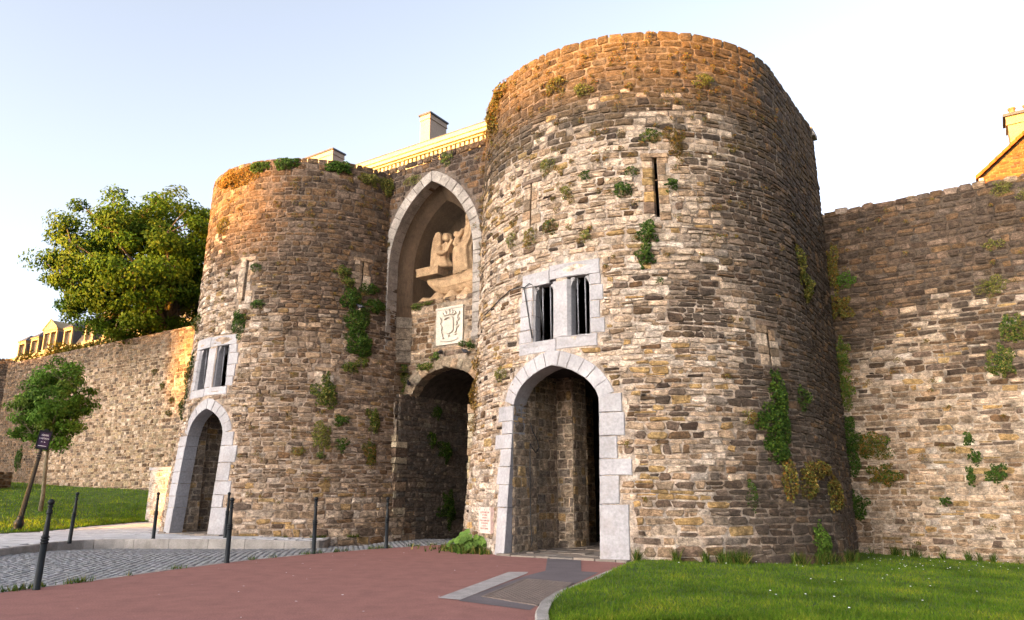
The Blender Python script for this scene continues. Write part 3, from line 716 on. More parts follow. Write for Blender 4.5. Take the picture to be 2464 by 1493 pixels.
# ------------------------------------------------------------------ the two round towers
def build_tower(name, label, surf, cfg, colf, morf, seed, smin, smax, nbig=300):
    t = thing(name, label, 'tower', (*cfg['c'], 0), 0, 'round towers of the town gate')
    blk = Mask(); opening = Mask()
    r = random.Random(seed + 50)
    # doorway: jamb quoins and voussoirs
    D = cfg['door']; sc = ph2s(D['phi']); hw, zs, rise = D['hw'], D['zs'], D['rise']
    A = arch_pts(hw, zs, rise, DOORP, 16); A = resample(A, 61); B = offset(A, D['th'])
    def door_poly(e=0.): return [(sc - hw - e, -.3), (sc + hw + e, -.3)] + [(sc + x * (1 + e / hw), z + (e if z > zs else 0)) for x, z in A[::-1]]
    opening.add(door_poly(.09)); blk.add(door_poly())
    nv = D['n']; cuts = [round(i * 60 / nv) for i in range(nv + 1)]
    for i in range(nv):
        a, b = cuts[i], cuts[i + 1]
        pin = [(sc + A[k][0], A[k][1]) for k in range(a, b + 1)]; pout = [(sc + B[k][0], B[k][1]) for k in range(b, a - 1, -1)]
        g = .006
        poly = pin + pout
        cs = sum(p[0] for p in poly) / len(poly); cz = sum(p[1] for p in poly) / len(poly)
        poly = [(p[0] + (cs - p[0]) * .02, p[1] + (cz - p[1]) * .012) for p in poly]
        block('voussoir', surf, poly, t, D['depth'] * r.uniform(.98, 1.02), .035 + r.uniform(-.008, .008))
        blk.add(grow(pin + pout, .0))
    for side, js, outs in ((-1, D['lj'], D['lo']), (1, D['rj'], D['ro'])):
        for k in range(len(js) - 1):
            z0, z1 = js[k], js[k + 1]; so = ph2s(outs[k]); si = sc + side * hw
            lo, hi = (so, si) if side < 0 else (si, so)
            block('quoin', surf, [(lo, z0 + .005), (hi, z0 + .005), (hi, z1 - .005), (lo, z1 - .005)], t, D['depth'], .035 + r.uniform(-.01, .01))
            blk.add([(lo, z0), (hi, z0), (hi, z1), (lo, z1)])
    # two-light window
    w = cfg['win']
    for nm, p0, p1, z0, z1 in w['blocks']:
        ch = None
        if nm == 'mullion': pr, dp = .02, .24
        else: pr, dp = .032 + r.uniform(-.008, .008), .24
        a, b = ph2s(p0), ph2s(p1)
        block(nm, surf, [(a + .004, z0 + .004), (b - .004, z0 + .004), (b - .004, z1 - .004), (a + .004, z1 - .004)], t, dp, pr, bev=.03 if nm == 'mullion' else .014, cham=((b - .004, .06, .09) if p1 <= 0 else (a + .004, .03, .06)) if nm == 'jamb' else ((b - .004, .07, .09) if nm == 'mullion' else None))
        blk.add([(a, z0), (b, z0), (b, z1), (a, z1)])
    for p0, p1, z0, z1 in w['lights']:
        a, b = ph2s(p0), ph2s(p1); opening.add([(a - .05, z0 - .05), (b + .05, z0 - .05), (b + .05, z1 + .05), (a - .05, z1 + .05)]); blk.add([(a, z0), (b, z0), (b, z1), (a, z1)])
        k = min(.1, (b - a) * .2)
        for sg, x in ((1, a), (-1, b)):
            P = [(x, z1 - .24), (x + sg * .02, z1 - .18), (x + sg * k * .6, z1 - .1), (x + sg * k, z1 - .06), (x + sg * k, z1 + .004), (x, z1 + .004)]
            block('corbel', surf, P if sg < 0 else P[::-1], t, .3, -.05)
        for f in w['bars']:
            s = a + (b - a) * f; p = Vector(surf(s, z0, -.17)); q = Vector(surf(s, z1, -.17)); q = Vector((p.x, p.y, q.z))
            mb = MB(); mb.tube([p, q], .016, 8); mb.obj('iron_bar', M['bar'], t, smooth=True)
    # arrow slits
    for (p, z0, z1, wd, lean) in cfg['slits']:
        s = ph2s(p); hgt = z1 - z0; k = 0; z = z0
        def sx(zz): return s + lean * (zz - (z0 + z1) / 2)
        poly = [(sx(z0) - wd / 2, z0), (sx(z0) + wd / 2, z0), (sx(z1) + wd / 2, z1), (sx(z1) - wd / 2, z1)]
        opening.add([(sx(z0) - .1, z0 - .03), (sx(z0) + .1, z0 - .03), (sx(z1) + .1, z1 + .03), (sx(z1) - .1, z1 + .03)])
        blk.add(poly)
        for side in (-1, 1):
            z = z0 - .1
            while z < z1 + .05:
                h = min(r.uniform(.16, .34), z1 + .1 - z)
                if h < .06: break
                wo = r.uniform(.2, .38); i0 = side * wd / 2
                P = [(sx(z) + i0, z + .006), (sx(z + h) + i0 + r.uniform(-.008, .008), z + h - .006), (sx(z + h) + side * wo, z + h - .006), (sx(z) + side * wo, z + .006)]
                if side > 0: P = P[::-1]
                block('slit_jamb', surf, P[::-1] if False else P, t, .12, .03 + r.uniform(-.01, .012), 'stone', col=jig(pick(r, cfg['slitc']), r))
                blk.add([(min(q[0] for q in P), z), (max(q[0] for q in P), z), (max(q[0] for q in P), z + h), (min(q[0] for q in P), z + h)]); z += h
        P = [(sx(z1) - .34, z1 + .005), (sx(z1) + .34, z1 + .005), (sx(z1) + .34, z1 + .13), (sx(z1) - .34, z1 + .13)]
        block('slit_lintel', surf, P, t, .4, .05, 'stone', col=jig(pick(r, cfg['slitc']), r)); blk.add(P)
    for P in cfg.get('extra', []): blk.add(P)
    # mortar body, stones, inner slabs that keep the inside dark
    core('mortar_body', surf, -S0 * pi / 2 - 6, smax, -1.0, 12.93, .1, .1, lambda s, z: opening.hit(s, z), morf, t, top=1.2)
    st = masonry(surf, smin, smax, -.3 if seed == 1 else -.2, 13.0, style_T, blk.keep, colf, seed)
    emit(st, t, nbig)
    return t, blk
def slab(t, c, R, z, back, name='light_stop_slab', front=0.):  # unseen dark slab added to keep light out of the tower
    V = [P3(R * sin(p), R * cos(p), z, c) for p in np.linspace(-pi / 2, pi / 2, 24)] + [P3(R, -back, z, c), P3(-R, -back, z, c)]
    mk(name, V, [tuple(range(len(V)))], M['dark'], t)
slitR = [(3, PALE), (2, TAN), (1, GRY), (1, YEL)]
cfgR = dict(c=CR,
    door=dict(phi=-2.3, hw=1.165, zs=3.5, rise=.86, th=.37, depth=.56, n=11,
              lj=[-.12, 1.07, 1.6, 2.02, 2.45, 2.81, 3.12, 3.5], lo=[-20.8, -21.1, -22.5, -21.6, -24.9, -21.8, -24.1],
              rj=[-.12, 1.17, 1.78, 2.14, 2.64, 3.17, 3.6], ro=[19.3, 17.1, 20.4, 16.8, 18.8, 18.3]),
    win=dict(blocks=[('lintel', -14., -3.2, 6.42, 6.78), ('lintel', -3.2, 13.1, 6.5, 6.87), ('sill', -14.9, -.8, 4.7, 5.0), ('sill', -.8, 12., 4.73, 5.04),
                     ('jamb', -15.2, -9.1, 5.0, 5.32), ('jamb', -14.6, -9.1, 5.32, 5.68), ('jamb', -14.9, -9.1, 5.68, 6.08), ('jamb', -14.3, -9.1, 6.08, 6.42),
                     ('jamb', 9.6, 14.2, 5.04, 5.4), ('jamb', 9.6, 12.9, 5.4, 5.83), ('jamb', 9.6, 14.0, 5.83, 6.22), ('jamb', 9.6, 13.3, 6.22, 6.5), ('mullion', -2.1, 3.7, 5.0, 6.46)],
             lights=[(-9.1, -2.1, 5.0, 6.42), (3.7, 9.6, 5.04, 6.5)], bars=(.3, .72)),
    slits=[(30.5, 7.83, 9.37, .12, 0.), (-10.8, 8.0, 9.26, .045, .02), (62.9, 4.4, 5.25, .05, 0)], slitc=slitR)
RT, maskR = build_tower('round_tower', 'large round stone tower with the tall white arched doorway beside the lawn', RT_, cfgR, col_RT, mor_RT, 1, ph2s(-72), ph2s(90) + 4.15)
cfgL = dict(c=CL,
    door=dict(phi=.6, hw=.96, zs=3.3, rise=.85, th=.36, depth=.46, n=10,
              lj=[-.1, .94, 1.31, 1.72, 2.1, 2.52, 2.95, 3.3], lo=[-18.5, -18.9, -19.7, -19.6, -20., -20.4, -20.8],
              rj=[-.1, .97, 1.35, 1.78, 2.36, 2.9, 3.35], ro=[19.5, 17.4, 19.9, 18.5, 20.3, 18.]),
    win=dict(blocks=[('lintel', -17., -3.5, 6.3, 6.68), ('lintel', -3.5, 13.2, 6.3, 6.66), ('sill', -17.6, -3., 4.57, 4.86), ('sill', -3., 11., 4.6, 4.88),
                     ('jamb', -17.8, -12.4, 4.86, 5.2), ('jamb', -17.2, -12.4, 5.2, 5.55), ('jamb', -17.6, -12.4, 5.55, 5.95), ('jamb', -17., -12.4, 5.95, 6.3),
                     ('jamb', 9.4, 13.6, 4.88, 5.2), ('jamb', 9.4, 14.2, 5.2, 5.6), ('jamb', 9.4, 15., 5.6, 6.0), ('jamb', 9.4, 14., 6.0, 6.3), ('mullion', -4.2, 2., 4.86, 6.28)],
             lights=[(-12.4, -4.2, 4.86, 6.3), (2., 9.4, 4.88, 6.3)], bars=(.35, .75)),
    slits=[(14.2, 7.81, 9.27, .12, .03), (67.5, 8.45, 9.4, .14, .03), (53.3, 5.0, 5.36, .09, 0)], slitc=[(3, PALE), (2, TAN), (1, WHT)])
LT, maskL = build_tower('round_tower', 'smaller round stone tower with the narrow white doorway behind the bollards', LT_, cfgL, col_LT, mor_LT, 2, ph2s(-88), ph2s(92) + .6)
for t, c, Rf in ((RT, CR, RR), (LT, CL, RL)):
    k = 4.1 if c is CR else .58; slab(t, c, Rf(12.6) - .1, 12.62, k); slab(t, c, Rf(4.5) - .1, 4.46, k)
    sg = plane_surf(wor(0, -4.14 if c is CR else -.6, c), E, N); core('back_wall', sg, -4.9, Rf(12) - .02, -1, 12.8, .8, .8, None, lambda s, z, r: (.1, .08, .07), t, top=0)  # closing back wall added to keep skylight out of the tower
# corner coping stone on the back of the large tower
mb = MB(); mb.abox(4.4, 4.79, -4.3, -3.85, 12.72, 12.86); mb.abox(4.42, 4.72, -4.28, -3.88, 12.86, 13.06); mb.obj('coping_stone', M['ashlar_grey'], RT)

# what shows inside the two doorways
def inner_walls(t, c, segs, floor, seed):
    for k, (kind, p, s0, s1, z1) in enumerate(segs):
        if kind == 'a': x, y = wor(p, 0, c); sf = plane_surf((x, y), (-N[0], -N[1]), E)        # faces +e, s = -b
        else: x, y = wor(0, p, c); sf = plane_surf((x, y), E, N)
        core('inner_mortar', sf, s0, s1, -.1, z1, .12, .12, None, mor_IN, t, top=0, amp=.006)
        st = masonry(sf, s0, s1, 0.02, z1, style_I, lambda *a: True, col_IN, seed + k, wob=.01)
        emit(st, t, 40, name='inner_stone')
inner_walls(RT, CR, [('a', -1.4, -4.6, -3.55, 4.4), ('b', 3.55, -1.55, -1.4, 4.4), ('a', -1.5, -3.55, -2.3, 4.4), ('b', 2.3, -1.5, -1.02, 4.4), ('a', -1.02, -2.3, -1.5, 4.4), ('b', 1.5, -2.6, -1.02, 4.4), ('a', -2.6, -1.5, 2, 4.4), ('b', -2.5, -2.6, 3, 4.4)], .1, 60)
inner_walls(LT, CL, [('a', -1.04, -4.5, -3.72, 4.3), ('b', 3.72, -1.3, -1.04, 4.3), ('a', -1.25, -3.72, 1, 4.3), ('b', -.5, -1.3, 3, 4.3)], .1, 80)
for t, c, k in ((RT, CR, .03), (LT, CL, .14)):
    # worn flagstones inside the doorway, each a little out of level
    r = random.Random(9); y = 5.02 if c is CR else 4.8
    while y > -2:
        x = -1.5 + r.uniform(-.2, 0); d = r.uniform(.3, .5)
        while x < 1.6:
            w = r.uniform(.35, .7); zt = k + .012 + r.uniform(-.012, .012); b = MB()
            P = [P3(x + .012, y - .012, zt - .1, c), P3(min(x + w, 1.7) - .012, y - .012, zt - .1, c), P3(min(x + w, 1.7) - .012, y - d + .012, zt - .1, c), P3(x + .012, y - d + .012, zt - .1, c)]
            b.add(P + [Vector((p.x, p.y, zt)) for p in P], [(7, 6, 5, 4), (0, 1, 5, 4), (1, 2, 6, 5), (2, 3, 7, 6), (3, 0, 4, 7)])
            b.obj('flagstone', M['slab'], t, jig((.2, .165, .14), r, .15)); x += w
        y -= d

# ------------------------------------------------------------------ gate wall between the towers, with its niche and passage
GW = thing('gate_wall', 'dark stone wall joining both towers with a pointed niche over a low passage arch', 'wall', (*wor(-7.2, .5), 0))
ac, hw, zs, rise = -7.33, 1.9, 9.3, 3.01
r_ = (hw * hw + rise * rise) / (2 * hw)
def nx_(t): z = rise * t; return (sqrt(max(r_ * r_ - z * z, 0)) - (r_ - hw)) / hw
NP = {t: nx_(t) for t in np.linspace(0, 1, 24)}; NP[1.0] = 0.
NA = resample(arch_pts(hw, zs, rise, NP, 24), 81); NB = offset(NA, .40)
f9 = b_plane(.9); mg = Mask(); rg_ = random.Random(21)
mg.add([(ac - hw, 5.8), (ac + hw, 5.8)] + [(ac + x, z) for x, z in NA[::-1]])
nv = 20
for i in range(nv):
    a, b = i * 4, i * 4 + 4
    poly = [(ac + NA[k][0], NA[k][1]) for k in range(a, b + 1)] + [(ac + NB[k][0], NB[k][1]) for k in range(b, a - 1, -1)]
    mg.add(poly); cs = sum(p[0] for p in poly) / len(poly); cz = sum(p[1] for p in poly) / len(poly)
    poly = [(p[0] + (cs - p[0]) * .02, p[1] + (cz - p[1]) * .03) for p in poly]
    block('voussoir', f9, poly, GW, .5, .05 + rg_.uniform(-.008, .008), 'ashlar_grey')
for side in (-1, 1):
    z = 6.5
    while z < zs - .05:
        h = min(.335, zs - z); w = rg_.choice([.36, .42, .4]) ; si = ac + side * hw; so = si + side * w
        lo, hi = min(si, so), max(si, so)
        block('quoin', f9, [(lo, z + .004), (hi, z + .004), (hi, z + h - .004), (lo, z + h - .004)], GW, .5, .05 + rg_.uniform(-.006, .006), 'ashlar_grey')
        mg.add([(lo, z), (hi, z), (hi, z + h), (lo, z + h)]); z += h
    # moulded corbels that carry the jambs
    si = ac + side * hw
    for k, (z0, z1, e, d) in enumerate(((6.2, 6.495, 0, .05), (5.8, 6.19, -.12, -.18), (5.45, 5.79, -.3, -.36))):
        lo, hi = (si - .42 - .0, si + e) if side < 0 else (si - e, si + .42)
        if hi - lo < .1: continue
        mb = MB(); V = []
        for (bb, zz) in ((.95 + d, z1), (.95 + d, z0 + (z1 - z0) * .55), (.95 + d - .1, z0 + (z1 - z0) * .2), (.95 + d - .22, z0), (-.2, z0), (-.2, z1)):
            V += [P3(lo, bb, zz), P3(hi, bb, zz)]
        n = 6; F = [(2 * i, 2 * i + 1, (2 * i + 3) % (2 * n), (2 * i + 2) % (2 * n)) for i in range(n)] + [tuple(range(0, 12, 2))[::-1], tuple(range(1, 12, 2))]
        mk('corbel', V, F, M['ashlar_grey'] if k == 0 else M['stone'], GW, TAN)
op9 = Mask(); op9.add([(ac - hw - .08, 5.0), (ac + hw + .08, 5.0)] + [(ac + x * 1.05, z + .05) for x, z in NA[::-1]])
core('upper_mortar', f9, -10.4, -4.2, 5.9, 13.05, .1, .1, lambda s, z: op9.hit(s, z), mor_GW, GW, top=.9)
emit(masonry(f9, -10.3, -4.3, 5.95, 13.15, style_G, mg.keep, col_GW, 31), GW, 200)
# soffit of the niche arch (rendered), side, back and ledge
NX = [(-hw, 5.9), (-hw, 7.6)] + NA + [(hw, 7.6), (hw, 5.9)]; V = []; F = []
for x, z in NX:
    k1, k2 = (hw - .38) / hw, (hw - .3) / hw; zz = max(0, z - zs)
    V += [P3(ac + x * 1.004, .7, z + (.006 if zz else 0)), P3(ac + x * 1.004, .46, z + (.006 if zz else 0)), P3(ac + x * k1, .02, min(z, zs) + zz * (k1 + .06)), P3(ac + x * k2, -1.25, min(z, zs) + zz * (k2 + .04))]
for k in range(len(NX) - 1):
    for j in range(3): F.append((4 * k + j, 4 * k + j + 1, 4 * k + j + 5, 4 * k + j + 4))
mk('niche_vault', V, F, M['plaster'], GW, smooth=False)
mb = MB()
mb.add([P3(ac - hw - .2, -1.25, 7.5), P3(ac + hw + .2, -1.25, 7.5), P3(ac + hw + .2, -1.25, 12.6), P3(ac - hw - .2, -1.25, 12.6)], [(0, 1, 2, 3)])
mb.add([P3(ac - hw, .0, 7.98), P3(ac + hw, .0, 7.98), P3(ac + hw, -1.25, 8.05), P3(ac - hw, -1.25, 8.05)], [(0, 1, 2, 3)])
mb.obj('niche_render', M['plaster'], GW)
for side in (-1,):      # plain ashlar courses low on the splayed side of the niche
    z = 5.95; a0, b0, a1, b1 = ac - hw + .01, .455, ac - hw + .39, .03
    while z < 7.6:
        mb = MB(); h = .42; mb.add([P3(a0, b0, z), P3(a1, b1, z), P3(a1, b1, z + h - .012), P3(a0, b0, z + h - .012), P3(a0 + .02, b0 + .02, z + .01), P3(a1 + .02, b1 + .01, z + .01), P3(a1 + .02, b1 + .01, z + h - .02), P3(a0 + .02, b0 + .02, z + h - .02)],
                   [(4, 5, 6, 7), (0, 1, 5, 4), (1, 2, 6, 5), (2, 3, 7, 6), (3, 0, 4, 7)]); mb.obj('ashlar_block', M['stone'], GW, jig((.19, .15, .115), rg_)); z += h
nb_ = MB(); a = ac - hw + .05
NT = thing('bird_net', 'fine wire bird net stretched across the niche in front of the sculpture', 'net', (*wor(ac, .4), 8))
def nz_top(a): 
    x = min(abs(a - ac) / hw, .999); return zs + sqrt(max(r_ * r_ - (x * hw + r_ - hw) ** 2, 0)) - .02
while a < ac + hw - .03: nb_.abox(a, a + .0028, .395, .398, 8.0, nz_top(a)); a += .05
z = 8.0
while z < 12.2:
    w = hw if z < zs else max(0, sqrt(max(r_ * r_ - (z - zs) ** 2, 0)) - (r_ - hw))
    if w > .05: nb_.abox(ac - w + .02, ac + w - .02, .3985, .4012, z, z + .0028)
    z += .05
tag(nb_.obj('mesh_wire', M['net'], NT), kind='stuff')
# lower wall with the passage arch
f0 = b_plane(0.); PA = -7.25; ph, pz, prs = 1.62, 4.45, 1.2
PP = {0: 1, .3: .93, .55: .8, .75: .62, .9: .36, 1: 0}
Aa = resample(arch_pts(ph, pz, prs, PP, 20), 61); Ab = offset(Aa, .46)
ml = Mask(); opl = Mask()
pas = [(PA - ph, -.4), (PA + ph, -.4)] + [(PA + x, z) for x, z in Aa[::-1]]
ml.add(pas); opl.add(grow(pas, .06))
k = 0
while k < 60:
    e = min(60, k + rg_.choice([3, 4, 4, 5])); 
    if 60 - e < 2: e = 60
    th = rg_.uniform(.75, 1.1); g = .12
    poly = [(PA + Aa[i][0], Aa[i][1]) for i in range(k, e + 1)] + [(PA + Aa[i][0] * (1 - th) + Ab[i][0] * th, Aa[i][1] * (1 - th) + Ab[i][1] * th) for i in range(e, k - 1, -1)]
    ml.add(poly); cs = sum(p[0] for p in poly) / len(poly); cz = sum(p[1] for p in poly) / len(poly)
    poly = [(p[0] + (cs - p[0]) * .06 + rg_.uniform(-.015, .015), p[1] + (cz - p[1]) * .04 + rg_.uniform(-.015, .015)) for p in poly]
    block('voussoir', f0, poly, GW, .45, .05 + rg_.uniform(-.02, .03), 'stone', .03, col=jig(pick(rg_, [(4, (.24, .185, .13)), (2, TAN), (1, BRN), (.6, YEL)]), rg_)); k = e
ml.add([(-7.67, 6.42), (-6.45, 6.42), (-6.45, 7.76), (-7.67, 7.76)])
core('lower_mortar', f0, -10.4, -4.2, -.4, 8.02, .1, .1, lambda s, z: opl.hit(s, z), mor_GW, GW, top=.6)
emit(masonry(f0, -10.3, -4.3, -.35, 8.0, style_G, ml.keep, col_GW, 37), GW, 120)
f5 = b_plane(.55)   # masonry left of the passage, with its broken quoined edge
def rag(z): return -8.85 - .16 * max(0, z - 3.2) - .1 * abs(fb(z * 2, 1))
mr = Mask(); mr.add([(-8.9, -.5), (-4, -.5), (-4, 6), (-9.6, 6), (-9.35, 5), (-9.1, 3.6)])
core('jamb_mortar', f5, -10.4, -8.8, -.4, 5.6, .1, .1, lambda s, z: s > rag(z), mor_GW, GW, top=.5)
emit(masonry(f5, -10.3, -8.95, -.35, 5.6, style_T, mr.keep, lambda s, z, r: jig(pick(r, [(3, TAN), (2, GRY), (2, BRN), (1, PALE)]), r), 39), GW, 60)
def quoin_col(a0, b0, zt, side, seed, colr):
    r = random.Random(seed); z = -.35
    while z < zt:
        h = r.uniform(.2, .34); w = r.uniform(.3, .55); d = r.uniform(.03, .09); mb = MB(); e = r.uniform(-.03, .03)
        A0, A1 = (a0 - w, a0 + e) if side < 0 else (a0 - e, a0 + w)
        P = [P3(A0, b0 - .5, z + .008), P3(A1, b0 - .5, z + .008), P3(A1, b0 + d, z + .02), P3(A0, b0 + d, z + .012), P3(A0, b0 - .5, z + h), P3(A1, b0 - .5, z + h), P3(A1, b0 + d - .02, z + h - .015), P3(A0, b0 + d, z + h - .01)]
        c1, c2 = (P[2] + P[6]) / 2, (P[3] + P[7]) / 2
        mid = (c1 + c2) / 2 + Vector((N[0] * .025, N[1] * .025, 0))
        mb.add(P + [mid], [(0, 1, 2, 3)[::-1], (4, 5, 6, 7), (1, 0, 4, 5), (2, 1, 5, 6), (0, 3, 7, 4), (3, 2, 8), (2, 6, 8), (6, 7, 8), (7, 3, 8)])
        mb.obj('quoin', M['stone'], GW, jig(pick(r, colr), r)); z += h
quoin_col(-8.8, .62, 3.35, -1, 5, [(3, (.4, .32, .22)), (2, TAN), (2, GRY)])
quoin_col(-5.62, .75, 4.1, 1, 6, [(4, (.45, .37, .26)), (2, (.42, .33, .2)), (1, TAN)])
# passage behind the arch
fl = a_plane_r(-8.82); fr = a_plane_l(-5.64)
core('passage_mortar', fl, -.55, 7, -.4, 4.75, .14, .14, None, mor_PG, GW, top=0, amp=.02); emit(masonry(fl, -.55, 7, -.3, 4.7, style_W, lambda *a: True, col_PG, 41), GW, 120)
core('passage_mortar', fr, -7, .6, -.4, 4.75, .2, .2, None, mor_PG, GW, top=0)
V = []; F = []
for k, (x, z) in enumerate(Aa): V += [P3(PA + x * 1.02, -.4, z + .01), P3(PA + x * 1.02, -7, z + .01)]
for k in range(len(Aa) - 1): F.append((2 * k, 2 * k + 1, 2 * k + 3, 2 * k + 2))
mk('passage_vault', V, F, M['mortar'], GW, (.07, .055, .045))  # vault colour darkened to stand in for passage shade
mb = MB(); mb.add([P3(-9.2, -7, -.5), P3(-5.2, -7, -.5), P3(-5.2, -7, 6), P3(-9.2, -7, 6)], [(0, 1, 2, 3)]); mb.obj('passage_shade_sheet', M['dark'], GW)  # dark sheet painted as the shade deep in the passage

# ------------------------------------------------------------------ curtain walls
CW = thing('curtain_wall', 'high rampart wall running right from the large tower, dark above and tan below', 'wall', (*wor(10, -4.1), -.4), 0, 'rampart walls')
fw = b_plane(-4.1)
core('mortar_body', fw, 4.2, 20, -1.2, 9.95, .11, .11, None, mor_RW, CW, top=1.2)
emit(masonry(fw, 4.3, 17, -.85, 9.9, style_W, lambda *a: True, col_RW, 51), CW, 300)
def cap(fs, s0, s1, z, hgt, wd, colr, parent, seed, dep=1.0):
    r = random.Random(seed); s = s0
    while s < s1:
        w = r.uniform(*wd); V, F, c = one_stone(fs, s, s + w, lambda q: z - .02, (lambda h: lambda q: z + h)(hgt * r.uniform(.75, 1.15)), .05, .5, r)
        # carried back over the top of the wall
        o = len(V); 
        for k in (8 + 4, 8 + 5): V.append(tuple(fs(s + (.02 if k == 13 else w - .02), V[12][2], -dep)))
        F = F + [(12, o, o + 1, 13)]
        mk('coping_stone', V, F, M['stone'], parent, jig(pick(r, colr), r)); s += w
cap(fw, 4.35, 16.5, 9.92, .2, (.25, .45), [(3, GRY), (2, BRN), (2, TAN), (1, (.35, .25, .19))], CW, 52)
LWt = thing('curtain_wall', 'long tan rampart wall behind the young tree and the sloping lawn', 'wall', (*wor(-34, -4.1), 1.5), 0, 'rampart walls')
core('mortar_body', fw, -56, -14, -.5, 10.52, .25, .2, None, mor_LW, LWt, top=1.2)
emit(masonry(fw, -53, -15, .9, 10.55, style_L, lambda *a: True, col_LW, 53), LWt, 300)
cap(fw, -53, -16, 10.5, .14, (.4, .7), [(3, GRY), (2, BRN), (2, TAN)], LWt, 54)
# darker rampart turning towards the viewer at the far left
px, py = wor(-51.6, -4.1); dv = Vector((-.93, -.37)).normalized()
f2 = plane_surf((px, py), dv * -1, (dv.y * 1, -dv.x * 1) if (dv.y * -px - dv.x * -py) > 0 else (-dv.y, dv.x))
CW2 = thing('curtain_wall', 'dark weathered rampart bend at the far left end of the lawn', 'wall', (px, py, 1.5), 0, 'rampart walls')
core('mortar_body', f2, -14, .3, -.5, 10.9, .3, .3, None, lambda s, z, r: jig((.13, .105, .085), r, .1), CW2, top=1.2)
emit(masonry(f2, -13, .2, 1.2, 10.9, style_L, lambda *a: True, lambda s, z, r: jig(pick(r, [(3, DRK), (3, BRN), (1, GRY)]), r), 57), CW2, 80)
# low lit wall beside the small tower
LO = thing('low_wall', 'low pale pinkish stone wall with flat coping beside the narrow white doorway', 'wall', (*wor(-21.5, 0), .2))
fo = b_plane(0.)
core('mortar_body', fo, -24.55, -17.5, -.2, 2.42, .12, .12, None, mor_LO, LO, top=.5)
emit(masonry(fo, -24.55, -18.2, .05, 2.42, lambda s, z, r: (.19, .33, .6, .03), lambda *a: True, col_LO, 61), LO, 120)
fe = a_plane_l(-24.55)
core('end_mortar', fe, -.6, 0, -.2, 2.42, .12, .12, None, mor_LO, LO, top=0)
emit(masonry(fe, -.6, -.02, .05, 2.42, lambda s, z, r: (.19, .33, .6, .03), lambda *a: True, col_LO, 62), LO, 20)
s = -24.62
while s < -18.3: mb = MB(); mb.abox(s, s + 1.0, -.55, .06, 2.43, 2.56); mb.obj('coping_slab', M['ashlar'], LO); s += 1.01
# ruined stub on the lawn at the very left
SB = thing('stone_stub', 'low ruined block of masonry on the lawn at the left edge', 'ruin', (-31.0, 43.5, 1.5))
for (A, B_, dirv, nrm, L) in (((-33.5, 43.2), None, (1, -.05), (0, -1), 2.9), ((-30.6, 43.06), None, (.2, 1), (1, -.2), 2.0)):
    ff = plane_surf(A, dirv, nrm)
    core('mortar_body', ff, 0, L, .4, 2.62, .2, .2, None, lambda s, z, r: (.22, .18, .14), SB, top=1.2)
    emit(masonry(ff, 0, L, .8, 2.65, style_L, lambda *a: True, lambda s, z, r: jig(pick(r, [(3, TAN), (3, BRN), (1, GRY)]), r), 63), SB, 40)
# ------------------------------------------------------------------ greenery on the walls
GRN = [(.026, .056, .008), (.04, .076, .01), (.018, .04, .006), (.065, .09, .012)]
YGR = [(.11, .115, .022), (.15, .13, .03), (.07, .09, .02), (.19, .15, .04)]
BRG = [(.14, .08, .02), (.2, .09, .018), (.09, .065, .016), (.12, .085, .018)]
LIM = [(.065, .12, .016), (.09, .14, .022), (.045, .085, .012)]
def leaves_on(surf, ells, pal, leaf, dens, thick, seed, droop=.5, ph=True):
    rg = np.random.default_rng(seed); Q = []; cl = []
    for (p, z, rp, rz) in ells:
        s = ph2s(p) if ph else p; rs = ph2s(rp) if ph else rp
        n = int(max(70, 2.5 * dens * pi * rs * rz))
        for _ in range(n):
            a = rg.random() * 2 * pi; q = sqrt(rg.random()); lim = 1 + .38 * fb(cos(a) * 1.7 + seed, sin(a) * 1.7 + z, 5) * 1.6
            if q > lim * .98: q *= rg.random()
            q2 = q * lim
            ss, zz = s + cos(a) * q2 * rs, z + sin(a) * q2 * rz
            if fb(ss * 6 + seed, zz * 6) > .38 and rg.random() < .7: continue
            d = .05 + thick * (1 - min(1, q2) ** 2) * rg.random() ** .6 * (1 + .5 * fb(ss * 5, zz * 5))
            c = Vector(surf(ss, zz, d)); n1 = (Vector(surf(ss, zz, d + .1)) - c).normalized()
            nn = (n1 + Vector((rg.normal(0, .5), rg.normal(0, .5), rg.normal(.25, .45)))).normalized()
            t = nn.cross(Vector((rg.normal(0, 1), rg.normal(0, 1), rg.normal(0, 1)))).normalized()
            t = (t + Vector((0, 0, -droop))).normalized(); t = (t - nn * t.dot(nn)).normalized(); b = nn.cross(t)
            L = .66 * leaf * rg.uniform(.55, 1.3); w = L * .42
            Q.append([c - t * L * .5, c + b * w, c + t * L * .55, c - b * w])
            k = pal[rg.integers(0, len(pal))]; f = rg.uniform(.7, 1.35); cl.append((k[0] * f, k[1] * f, k[2] * f))
    return np.array([[tuple(v) for v in q] for q in Q], np.float32), cl
def ivy(name, label, surf, ells, pal, seed, leaf=.075, dens=900, thick=.2, ph=True, group='plants growing on the stonework', cat='plant'):
    Q, cl = leaves_on(surf, ells, pal, leaf, dens, thick, seed, ph=ph)
    return tag(mk_np(name, Q, 4, M['ivy'], None, cl), label, cat, group)
big = 'large tower'; sml = 'small tower'
